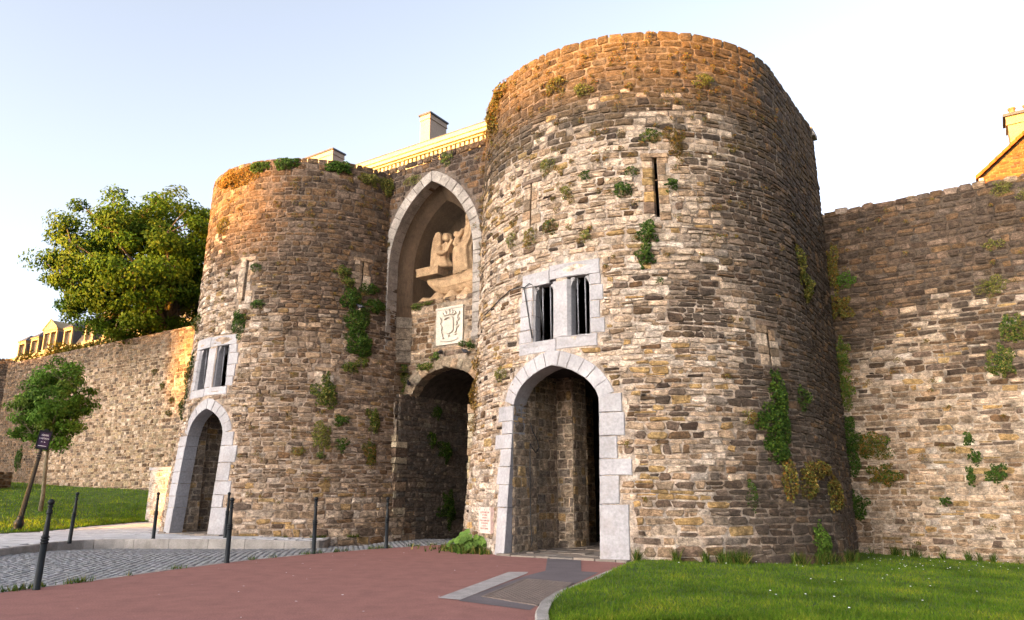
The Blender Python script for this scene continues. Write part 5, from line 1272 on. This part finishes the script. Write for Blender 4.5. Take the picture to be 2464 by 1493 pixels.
for f in (.3, .62):
    pts = []
    for i in range(2, m + 1):
        t = i / m; a = -8.72 + 2.9 * t; w = .42 * sin(min(1, .12 + t * 1.5) * pi / 2) + .012; zt = 9.08 - .2 * sin(min(1, t * 1.3) * pi * .8) + .1 * t; zb = 8.28 + .62 * (1 - min(1, t * 2.4)) ** 2
        q = f * pi / 2; pts.append(P3(a, -.5 + w * cos(q), zt - (zt - zb) * sin(q) ** .75))
    b = MB(); b.tube(pts, .016, 5); b.obj('hull_strake', M['sand'], ST)
mb = MB(); mb.abox(-9.0, -7.98, -.72, -.12, 9.13, 9.42); mb.abox(-9.02, -7.96, -.74, -.1, 9.36, 9.44); mb.obj('prow_beam', M['sand'], ST)
for k in range(4):
    b = MB(); c = P3(-8.85 + k * .24, -.12, 9.25); b.lathe([(.09, -.01), (.07, .012), (.02, .02)], n=8)
    V = [P3(-8.85 + k * .24 + v[0], -.12 + v[2], 9.25 + v[1]) for v in b.V]; mk('rosette', V, b.F, M['sand'], ST)
ang = MB()
ang.add(*loft([(-8.0, -.5, 9.4, .44, .3), (-8.02, -.5, 9.5, .42, .3), (-8.05, -.5, 9.7, .3, .26), (-8.0, -.5, 9.9, .24, .2), (-7.95, -.5, 10.08, .22, .17), (-7.93, -.5, 10.24, .23, .16), (-7.92, -.5, 10.33, .16, .13), (-7.9, -.5, 10.38, .08, .08), (-7.88, -.5, 10.44, .07, .07)], 26, 9, .13, 1))
ang.obj('angel_body', M['sand'], ST, smooth=True)
def head(a, b, z, R, name, veil=False, hair=True):
    mb = MB(); secs = []
    for q in np.linspace(0.05, pi - .05, 12): secs.append((a, b, z - R * 1.2 * cos(q), R * .92 * sin(q) + .004, R * sin(q) + .004))
    mb.add(*loft(secs, 16)); 
    fa, fbv = .35, .9   # the face turns a little to the right
    for da, dz, rr in ((0, -.05, .22), (-.38, .12, .14), (.38, .12, .14), (0, -.5, .16)):
        c = (a + R * (fa * .9 + da * fbv), b + R * (fbv * .9 - da * fa) - (.1 * R if rr < .2 else 0), z + R * dz)
        mb.add(*loft([(c[0], c[1], c[2] + R * rr * s, R * rr * sqrt(1 - s * s) + .002, R * rr * sqrt(1 - s * s) + .002) for s in (-.95, -.5, 0, .5, .95)], 8))
    o = mb.obj(name, M['sand'], ST, smooth=True)
    if hair:
        mb = MB(); k = 0
        for q in np.linspace(-2.6, 2.6, 13):
            for zz in (.75, .4, .0, -.35):
                if abs(q) < 1.0 and zz < .6: continue
                r0 = R * sqrt(max(.1, 1 - (zz / 1.25) ** 2)) * 1.02
                w = atan2(fbv, fa); ca_, cb_ = cos(w + q), sin(w + q)
                c = (a + r0 * ca_, b + r0 * cb_, z + R * zz); mb.add(*loft([(c[0], c[1], c[2] + R * .24 * s, R * .26 * sqrt(1 - s * s) + .002, R * .26 * sqrt(1 - s * s) + .002) for s in (-.95, -.4, .4, .95)], 7))
        mb.obj('hair', M['sand'], o, smooth=True)
    if veil:
        mb = MB(); mb.add(*loft([(a - .02, b - R * .35, z - R * 2.2, R * 1.5, R * .8), (a, b - R * .4, z - R * 1.3, R * 1.2, R * .85), (a, b - R * .4, z, R * 1.14, R * .9), (a, b - R * .32, z + R * .8, R * .98, R * .85), (a, b - R * .2, z + R * 1.28, R * .5, R * .5)], 24, 8, .1)); mb.obj('veil', M['sand'], o, smooth=True)
    return o
head(-7.86, -.48, 10.58, .15, 'angel_head')
V = []; F = []
wing = [(-8.2, 9.5), (-8.52, 9.45), (-8.5, 10.0), (-8.42, 10.5), (-8.3, 10.72), (-8.16, 10.74), (-8.06, 10.6), (-8.05, 10.3), (-8.12, 9.9)]
n = len(wing); wing = [(a - .02, z + .1) for a, z in wing]; V = [P3(a, -.36, z) for a, z in wing] + [P3(a, -.5, z) for a, z in wing]
F = [tuple(range(n))[::-1], tuple(range(n, 2 * n))] + [(i, (i + 1) % n, n + (i + 1) % n, n + i) for i in range(n)]
wg = mk('wing', V, F, M['sand'], ST)
for j in range(7):
    for k in range(3):
        a, z = -8.13 - .11 * k - .012 * j, 10.5 - .14 * j - .03 * k; b = MB(); b.add([P3(a - .06, -.35, z + .2), P3(a + .06, -.35, z + .2), P3(a + .05, -.345, z + .05), P3(a, -.342, z), P3(a - .05, -.345, z + .05), P3(a, -.32, z + .1)], [(0, 1, 5), (1, 2, 5), (2, 3, 5), (3, 4, 5), (4, 0, 5)]); b.obj('feather', M['sand'], wg)
mb = MB(); mb.tube([P3(-8.08, -.36, 10.22), P3(-8.02, -.22, 9.95), P3(-7.72, -.14, 9.88), P3(-7.58, -.15, 9.93)], [.1, .105, .08, .045], 10); mb.tube([P3(-7.75, -.5, 10.2), P3(-7.6, -.38, 10.0), P3(-7.48, -.28, 10.02)], [.09, .08, .04], 10); mb.obj('arm', M['sand'], ST, smooth=True)
mb = MB(); c = P3(-7.45, -.22, 10.1); ex = Vector((E[0], E[1], 0)); up = (Vector((0, 0, .85)) + ex * .5).normalized(); sd = (ex * .8 - Vector((0, 0, .45)) ).normalized(); th = Vector((N[0], N[1], 0))
mb.add([c + up * (.24 * i) + th * (.09 * j) + sd * (.05 * k) for k in (-1, 1) for (i, j) in ((-1, -1.6), (1, -1.6), (1, 1.6), (-1, 1.6))], [(0, 1, 2, 3), (7, 6, 5, 4), (0, 4, 5, 1), (1, 5, 6, 2), (2, 6, 7, 3), (3, 7, 4, 0)]); mb.obj('book', M['sand'], ST)
mb = MB(); mb.add(*loft([(-6.95, -.45, 8.95, .5, .36), (-6.95, -.45, 9.2, .46, .36), (-6.98, -.42, 9.6, .42, .36), (-6.98, -.4, 9.95, .4, .36), (-6.9, -.5, 10.2, .3, .26), (-6.85, -.55, 10.5, .26, .2), (-6.83, -.55, 10.75, .28, .19), (-6.82, -.55, 10.88, .16, .14), (-6.82, -.55, 10.98, .09, .09)], 30, 11, .15, 4)); mb.obj('woman_body', M['sand'], ST, smooth=True)
head(-6.82, -.52, 11.18, .19, 'woman_head', veil=True, hair=False)
mb = MB(); mb.tube([P3(-7.05, -.42, 10.7), P3(-7.2, -.3, 10.42), P3(-7.28, -.2, 10.15), P3(-7.1, -.12, 10.02)], [.1, .1, .085, .05], 10); mb.obj('arm', M['sand'], ST, smooth=True)
mb = MB(); mb.add(*loft([(-7.2, -.3, 10.0, .16, .14), (-7.22, -.3, 10.2, .15, .13), (-7.24, -.3, 10.36, .13, .1), (-7.24, -.3, 10.42, .06, .06)], 14, 6, .05)); mb.obj('child_body', M['sand'], ST, smooth=True)
head(-7.25, -.29, 10.53, .1, 'child_head')
ST.location.x += E[0] * .17; ST.location.y += E[1] * .17; ST.location.z += .06
# pigeons
def pigeon(label, pos, hx, col=None):
    t = thing('pigeon', label, 'pigeon', pos, hx, 'pigeons on the gate')
    mb = MB(); prof = [(-.17, .012, .09), (-.12, .035, .095), (-.05, .062, .11), (.03, .068, .125), (.09, .05, .15), (.12, .032, .18), (.14, .03, .205), (.165, .026, .215), (.185, .012, .212)]
    V = [(x, rr * cos(q), z + rr * sin(q) * 1.05) for x, rr, z in prof for q in np.linspace(0, 2 * pi, 12, endpoint=False)]; n = 12
    F = [(i * n + k, i * n + (k + 1) % n, (i + 1) * n + (k + 1) % n, (i + 1) * n + k) for i in range(len(prof) - 1) for k in range(n)] + [tuple(range(n))[::-1], tuple((len(prof) - 1) * n + k for k in range(n))]
    mb.add(V, F); mb.obj('body', M['feather'], t, smooth=True, world=False)
    mb = MB(); mb.add([(.183, -.006, .212), (.183, .006, .212), (.212, 0, .204), (.183, 0, .219)], [(0, 1, 2), (1, 3, 2), (3, 0, 2)]); mb.obj('beak', M['bar'], t, world=False)
    mb = MB(); mb.add([(-.1, -.035, .1), (-.1, .035, .1), (-.26, .045, .07), (-.26, -.045, .07), (-.1, -.03, .085), (-.1, .03, .085), (-.26, .04, .06), (-.26, -.04, .06)], [(3, 2, 1, 0), (4, 5, 6, 7), (0, 1, 5, 4), (1, 2, 6, 5), (2, 3, 7, 6), (3, 0, 4, 7)]); mb.obj('tail', M['feather'], t, world=False)
    for s in (-1, 1): mb = MB(); mb.tube([(.0, s * .025, .07), (.012, s * .025, .0)], .006, 5); mb.tube([(.035, s * .025, .002), (-.01, s * .025, .004)], .005, 5); mb.obj('leg', M['plaque'], t, world=False)
def onf(sf, s, z, d): return sf(s, z, d)
hN = atan2(E[1], E[0])
pigeon('dark pigeon perched under the left corner of the carved panel', f0(-7.36, 6.05, .16), hN + pi * .62)
pigeon('dark pigeon crouching right of the carved panel above the passage arch', f0(-6.28, 5.97, .16), hN + pi * .95)
pigeon('grey pigeon perched on the left end of the passage arch', f0(-8.72, 5.05, .2), hN - pi * .35)
pigeon('dark pigeon sitting in the long ivy cascade of the small tower', LT_(ph2s(66.2), 7.55, .3), hN + pi)

# ------------------------------------------------------------------ trees
def tree(name, label, base, ctr, rad, trunk, nl, leaf, nclump, pal, seed, tm='bark', lean=None, droop=.6, crad=.9, inner=.35, group=None):
    t = thing(name, label, 'tree', base, 0, group); rg = np.random.default_rng(seed)
    b0 = Vector(base); c = Vector(ctr); cl = []
    while len(cl) < nclump:
        v = Vector(rg.normal(0, 1, 3)); v.normalize(); r0 = rg.uniform(inner, 1.0) ** .55
        k = 1 + .17 * fb(v.x * 2.1 + seed, v.y * 2.1, v.z * 2.1)
        p = c + Vector((v.x * rad[0], v.y * rad[1], v.z * rad[2])) * r0 * k
        cl.append(p)
    fork = b0 + (c - b0) * trunk[2]; mb = MB()
    mb.tube([b0 - Vector((0, 0, .2)), b0 + (fork - b0) * .3 + Vector((.04, 0, 0)), b0 + (fork - b0) * .65, fork], [trunk[0] * 1.2, trunk[0], trunk[0] * .9, trunk[0] * .75], 9); mb.obj('trunk', M[tm], t, smooth=True)
    lm = []; nb = max(5, nclump // 14); mb = MB(); br = MB()
    for i in range(nb):
        e = cl[rg.integers(0, len(cl))]; m1 = fork + (e - fork) * .45 + Vector(rg.normal(0, .06, 3)) * rad[0]; lm.append((m1, e)); mb.tube([fork, fork + (m1 - fork) * .5 + Vector((0, 0, .04 * rad[2])), m1, m1 + (e - m1) * .9], [trunk[0] * .55, trunk[0] * .4, trunk[0] * .28, trunk[0] * .1], 6)
    mb.obj('limbs', M[tm], t, smooth=True)
    for p in cl:
        a = min((q for m1, e in lm for q in (m1, e)), key=lambda q: (q - p).length); a = a if (a - p).length > .1 else fork
        br.tube([a, (a + p) * .5 + Vector((0, 0, .1)), p], [trunk[0] * .12, trunk[0] * .08, .01], 4)
    br.obj('twigs', M[tm], t)
    Q = np.zeros((nl, 4, 3), np.float32); col = np.zeros((nl, 3)); pal = np.array(pal)
    ci = rg.integers(0, len(cl), nl); P = np.array([tuple(p) for p in cl]); kcol = rg.integers(0, len(pal), len(cl)); kb = rg.uniform(.75, 1.25, len(cl))
    csz = rg.uniform(.6, 1.25, len(cl)) * crad
    off = rg.normal(0, 1, (nl, 3)); off /= np.linalg.norm(off, axis=1)[:, None]; off *= (rg.random(nl) ** .45 * csz[ci])[:, None]; off[:, 2] *= .62; off[:, 2] -= .12 * crad
    ctrs = P[ci] + off; ow = (ctrs - np.array(tuple(c))) / np.array(rad); ow /= np.linalg.norm(ow, axis=1)[:, None] + 1e-6; nn = off / np.linalg.norm(off, axis=1)[:, None] * .35 + ow * .75 + rg.normal(0, .42, (nl, 3)); nn[:, 2] += .15; nn /= np.linalg.norm(nn, axis=1)[:, None]
    tv = off + rg.normal(0, .5, (nl, 3)) * crad; tv[:, 2] -= droop * crad; tv -= nn * (tv * nn).sum(1)[:, None]; tv /= np.linalg.norm(tv, axis=1)[:, None]; bv = np.cross(nn, tv)
    L = leaf * rg.uniform(.65, 1.25, nl)[:, None]; w = L * .3
    Q[:, 0] = ctrs - tv * L * .5; Q[:, 1] = ctrs + bv * w + nn * L * .06; Q[:, 2] = ctrs + tv * L * .55; Q[:, 3] = ctrs - bv * w + nn * L * .06
    mixk = rg.random(nl) < .65; col = np.where(mixk[:, None], pal[kcol[ci]], pal[rg.integers(0, len(pal), nl)]) * (kb[ci] * rg.uniform(.75, 1.3, nl))[:, None]
    mk_np('crown', Q, 4, M['leaf'], t, col)
    return t
tree('chestnut_tree', 'large spreading leafy tree behind the left rampart, golden on its right side', (-20.9, 45.2, 9.2), (-23.6, 44.8, 15.5), (6.1, 5.4, 5.1), (.42, 0, .42), 90000, .22, 420,
     [(.055, .1, .008), (.068, .12, .01), (.038, .078, .007), (.09, .13, .012)], 3, crad=1.0, inner=.15)
tree('young_tree', 'slim young tree with a dense round crown on the sloping lawn', (-20.95, 33.5, .5), (-21.1, 33.5, 5.4), (1.75, 1.6, 2.15), (.085, 0, .56), 20000, .13, 170,
     [(.065, .13, .014), (.08, .155, .018), (.05, .1, .012), (.12, .17, .025)], 4, tm='barky', crad=.45, inner=.15)
def bush(name, label, pos, rad, n, leaf, pal, seed, group=None):
    rg = np.random.default_rng(seed); v = rg.normal(0, 1, (n, 3)); v /= np.linalg.norm(v, axis=1)[:, None]; k = np.array([1 + .4 * fb(a[0] * 2 + seed, a[1] * 2, a[2] * 2) for a in v])
    p = np.array(pos) + v * (rg.random(n) ** .35 * k)[:, None] * np.array(rad); nn = v + rg.normal(0, .6, (n, 3)); nn /= np.linalg.norm(nn, axis=1)[:, None]
    tv = rg.normal(0, 1, (n, 3)); tv -= nn * (tv * nn).sum(1)[:, None]; tv /= np.linalg.norm(tv, axis=1)[:, None]; bv = np.cross(nn, tv); L = leaf * rg.uniform(.6, 1.3, n)[:, None]
    Q = np.stack([p - tv * L * .5, p + bv * L * .35, p + tv * L * .5, p - bv * L * .35], 1); pal = np.array(pal)
    t = thing(name, label, 'shrub', (pos[0], pos[1], pos[2] - rad[2])); mk_np('foliage', Q, 4, M['leaf'], t, pal[rg.integers(0, len(pal), n)] * rg.uniform(.7, 1.3, (n, 1)))
    mb = MB()
    for k in range(6): e = Vector(pos) + Vector((v[k][0] * rad[0] * .7, v[k][1] * rad[1] * .7, v[k][2] * rad[2] * .6)); mb.tube([(pos[0], pos[1], pos[2] - rad[2]), e], [.03, .01], 4)
    mb.obj('stem', M['bark'], t)
YS = [(.11, .095, .016), (.085, .08, .014), (.14, .1, .02), (.06, .07, .014)]
for k, (a, r0, z, lb) in enumerate([(-51.5, 1.1, 11.0, 'yellow shrub on the rampart top at the far left edge'), (-47.6, 1.0, 11.3, 'yellow shrub on the rampart top below the end dormer'), (-45.2, .9, 11.1, 'low yellow shrub on the rampart behind the young tree, left'), (-42.5, .8, 11.0, 'low yellow shrub on the rampart behind the young tree, middle'), (-40.0, .9, 11.2, 'yellow shrub on the rampart under the big tree')]):
    bush('wall_top_shrub', lb, tuple(P3(a, -5.6, z)), (1.2 * r0, .7, .75 * r0), 700, .2, YS, 500 + k)
bush('wall_top_shrub', 'thin twiggy bush between the big tree and the rim of the small tower', tuple(P3(-17.6, -.2, 13.2)), (.5, .4, .5), 60, .1, YS, 520)

# ------------------------------------------------------------------ houses behind the ramparts
HA = thing('town_house', 'cream house with a dentilled cornice rising behind the gate wall', 'house', (*wor(-22, -14), 8))
mb = MB(); mb.abox(-42, -7, -24, -14, 5, 22.3); mb.obj('wall', M['stucco'], HA)
mb = MB()
for z0, z1, p in ((23.22, 23.5, .75), (22.98, 23.22, .66), (22.86, 22.98, .5), (22.3, 22.86, .22), (21.95, 22.12, .1), (21.4, 21.52, .07)): mb.abox(-42 - p, -7 + p, -24, -14 + p, z0, z1)
mb.obj('cornice', M['stucco'], HA)
a = -31.
while a < -12: mb = MB(); mb.abox(a, a + .2, -13.8, -13.6, 22.56, 22.84); mb.obj('dentil', M['stucco'], HA); a += .36
mb = MB(); mb.abox(-42.8, -6.2, -24.5, -13.22, 23.503, 23.56); mb.add([P3(-42.5, -13.6, 23.56), P3(-6.5, -13.6, 23.56), P3(-10, -18.5, 24.6), P3(-38, -18.5, 24.6), P3(-42.5, -24, 23.56), P3(-6.5, -24, 23.56)], [(0, 1, 2, 3), (1, 5, 2), (5, 4, 3, 2), (4, 0, 3)]); rfA = mb.obj('roof', M['slate'], HA)
def chimney(a0, a1, b0, b1, z0, z1, m, par, pots=0):
    mb = MB(); mb.abox(a0, a1, b0, b1, z0, z1 - .5); mb.abox(a0 - .06, a1 + .06, b0 - .06, b1 + .06, z1 - .5, z1 - .42); mb.abox(a0 - .03, a1 + .03, b0 - .03, b1 + .03, z1 - .42, z1 - .12); c = mb.obj('chimney', M[m], par)
    mb = MB(); mb.abox(a0 - .12, a1 + .12, b0 - .12, b1 + .12, z1 - .12, z1); mb.obj('chimney_cap', M['slate'], c)
    for k in range(pots):
        x, y = wor(a0 + (a1 - a0) * (k + .5) / pots, (b0 + b1) / 2); mb = MB(); mb.lathe([(.14, 0), (.12, .35), (.15, .38), (.15, .45)], x, y, z1, 10); mb.obj('chimney_pot', M['tile'], c, (.3, .13, .07))
chimney(-23.75, -22.85, -18.9, -17., 23, 28.3, 'stuccop', rfA)
chimney(-36.6, -32.9, -18.2, -17., 23, 28.2, 'stuccop', rfA, 2)
HB = thing('mansard_house', 'cream mansard house with slate roof and a row of dormers behind the left rampart', 'house', (*wor(-62, -14), 6))
mb = MB(); mb.abox(-76.5, -40, -26, -14, 3, 14.3); mb.obj('wall', M['stuccob'], HB)
mb = MB()
for z0, z1, p in ((14.55, 14.85, .55), (14.3, 14.55, .4), (13.7, 13.82, .1), (14.0, 14.1, .12)): mb.abox(-76.5 - p, -40 + p, -26, -14 + p, z0, z1)
mb.obj('cornice', M['stuccob'], HB)
mb = MB(); V = [P3(-76.4, -14.2, 14.86), P3(-40, -14.2, 14.86), P3(-40, -15.6, 17.6), P3(-75.2, -15.6, 17.6), P3(-40, -20, 19.2), P3(-72, -20, 19.2), P3(-76.4, -26, 14.86), P3(-40, -26, 14.86)]
mb.add(V, [(0, 1, 2, 3), (3, 2, 4, 5), (5, 4, 7, 6), (0, 3, 5, 6)]); rfB = mb.obj('roof', M['slate'], HB)
r = random.Random(4)
for k in range(26):     # slate courses
    f = k / 26; z = 14.95 + 2.6 * f; bb = -14.2 - 1.4 * f
    mb = MB(); mb.add([P3(-76.2 + 1.1 * f, bb + .035, z), P3(-40, bb + .035, z), P3(-40, bb - .04, z + .1), P3(-76.2 + 1.1 * f, bb - .04, z + .1)], [(0, 1, 2, 3)]); mb.obj('slate_course', M['slate'], rfB)
def dormer(a0, a1, z0, z1, ped):
    d = MB(); w = .2; b1 = -13.95
    d.abox(a0, a0 + w, -15.5, b1, z0, z1); d.abox(a1 - w, a1, -15.5, b1, z0, z1); d.abox(a0, a1, -15.4, b1 + .02, z1, z1 + .22); d.abox(a0 - .08, a1 + .08, -15.3, b1 + .08, z1 + .22, z1 + .32); d.abox(a0 - .12, a1 + .12, -15, b1 + .12, z0 - .15, z0)
    if ped: d.abox((a0 + a1) / 2 - .12, (a0 + a1) / 2 + .12, -15.3, b1 - .01, z0, z1)
    o = d.obj('dormer', M['stuccob'], HB)
    c = MB(); c.abox(a0 + .03, a0 + .05, -16, b1 - .15, z0, z1); c.abox(a1 - .005, a1 + .02, -16.4, b1 - .15, z0, z1); c.obj('slate_cheek', M['slate'], o)
    for p, q in ([(a0 + w, (a0 + a1) / 2 - .12), ((a0 + a1) / 2 + .12, a1 - w)] if ped else [(a0 + w, a1 - w)]):
        g = MB(); g.abox(p, q, -14.32, -14.28, z0, z1); g.obj('window_pane', M['glass'], o)
        g = MB(); g.abox((p + q) / 2 - .03, (p + q) / 2 + .03, -14.28, -14.22, z0, z1); g.abox(p, p + .06, -14.28, -14.22, z0, z1); g.abox(q - .06, q, -14.28, -14.22, z0, z1); g.obj('window_frame', M['panel'], o)
    m_ = (a0 + a1) / 2
    if ped:
        g = MB(); V = [P3(a0 - .1, b1 + .1, z1 + .33), P3(a1 + .1, b1 + .1, z1 + .33), P3(m_, b1 + .1, z1 + 1.25), P3(a0 - .1, -16.6, z1 + .33), P3(a1 + .1, -16.6, z1 + .33), P3(m_, -16.6, z1 + 1.25)]
        g.add(V, [(0, 1, 2), (0, 2, 5, 3), (1, 4, 5, 2)]); g.obj('pediment', M['stuccob'], o)
        g = MB(); g.tube([P3(a0 - .14, b1 + .12, z1 + .36), P3(m_, b1 + .12, z1 + 1.3), P3(a1 + .14, b1 + .12, z1 + .36)], .08, 4); g.obj('pediment_moulding', M['stuccob'], o)
    else:
        g = MB(); g.add([P3(a0 - .15, b1 + .15, z1 + .32), P3(a1 + .15, b1 + .15, z1 + .32), P3(m_ , b1 - .7, z1 + 1.05), P3(a0 - .15, -16.8, z1 + .32), P3(a1 + .15, -16.8, z1 + .32), P3(m_, -16.8, z1 + 1.05)], [(0, 1, 2), (0, 2, 5, 3), (1, 4, 5, 2), (0, 3, 4, 1)]); g.obj('dormer_roof', M['slate'], o)
for a0, a1, z0, z1, ped in [(-75.1, -73.5, 15.05, 16.3, 0), (-72.4, -70.8, 15.05, 16.4, 0), (-69.9, -67.2, 15.15, 16.85, 1), (-65.8, -64.2, 15.15, 16.6, 0), (-61.8, -60.2, 15.15, 16.6, 0), (-58.5, -55.8, 15.15, 16.85, 1), (-53.8, -52.2, 15.15, 16.6, 0), (-49.8, -48.2, 15.15, 16.6, 0), (-46, -44.4, 15.15, 16.6, 0)]: dormer(a0, a1, z0, z1, ped)
HC = thing('gable_house', 'brick gabled house with orange verge tiles and a chimney beyond the right rampart', 'house', (*wor(12.6, -14), 8))
mb = MB(); V = [P3(9.33, -14, 6), P3(15.9, -14, 6), P3(15.9, -14, 14.0), P3(12.6, -14, 16.66), P3(9.33, -14, 14.0)]; V += [v + Vector((-N[0] * 9, -N[1] * 9, 0)) for v in V]
mb.add(V, [(0, 1, 2, 3, 4), (0, 4, 9, 5), (1, 6, 7, 2), (5, 9, 8, 7, 6)]); wl = mb.obj('wall', M['mortar'], HC, (.2, .12, .055))
r = random.Random(31); z = 12.9; row = 0; cnt = 0
while z < 16.4:
    a = 9.36 + (.12 if row % 2 else 0)
    while a < 13.2:
        if z + .1 < 14.0 + (a - 9.33) * .81 - .06 and a > 9.34 and cnt < 290:
            mb = MB(); mb.abox(a, a + .205 + r.uniform(-.008, .008), -14.03, -13.975 + r.uniform(-.006, .006), z, z + .088); mb.obj('brick', M['brick'], wl, jig(pick(r, [(4, (.17, .07, .026)), (3, (.13, .055, .022)), (2, (.2, .085, .03)), (1, (.09, .045, .025))]), r)); cnt += 1
        a += .24
    z += .118; row += 1
mb = MB(); mb.add([P3(9.1, -13.85, 13.86), P3(12.6, -13.85, 16.72), P3(16.1, -13.85, 13.86), P3(9.1, -23.2, 13.86), P3(12.6, -23.2, 16.72), P3(16.1, -23.2, 13.86)], [(0, 1, 4, 3), (1, 2, 5, 4)]); rfC = mb.obj('roof', M['tile'], HC, (.3, .12, .05))
k = 0; L = hypot(3.5, 2.86)
while k < 12:
    t0 = k * .33 / L; t1 = (k + 1) * .33 / L + .012; jz = r.uniform(0, .015); V = []
    for t in (t0, t1):
        a, zz = 9.1 + 3.5 * t, 13.88 + 2.86 * t + (.025 if t == t0 else 0)
        V += [P3(a, -13.72, zz - .1), P3(a, -13.72, zz + .04 + jz), P3(a, -14.1, zz + .04 + jz), P3(a, -14.1, zz - .02)]
    mk('verge_tile', V, [(0, 1, 5, 4)[::-1], (1, 2, 6, 5)[::-1], (0, 3, 2, 1), (4, 5, 6, 7), (0, 4, 7, 3)], M['tile'], rfC, jig((.3, .085, .018), r, .1)); k += 1
mb = MB(); mb.abox(9.2, 9.36, -14.1, -13.8, 13.2, 13.84); mb.obj('gutter_end', M['panel'], HC)
chimney(10.55, 11.6, -16.2, -15.2, 14.4, 16.95, 'stuccob', rfC, 2)
HD = thing('far_house', 'distant slate roofed house at the far left edge above the rampart', 'house', (*wor(-152, -40), 15))
mb = MB(); mb.abox(-162, -146, -50, -40, 12, 22.8); mb.obj('wall', M['stuccop'], HD)
mb = MB(); mb.add([P3(-162.6, -39.4, 22.8), P3(-145.4, -39.4, 22.8), P3(-145.4, -50.6, 22.8), P3(-162.6, -50.6, 22.8), P3(-157.5, -45, 26.6), P3(-150.5, -45, 26.6)], [(0, 1, 5, 4), (1, 2, 5), (2, 3, 4, 5), (3, 0, 4)]); mb.obj('roof', M['slate'], HD)
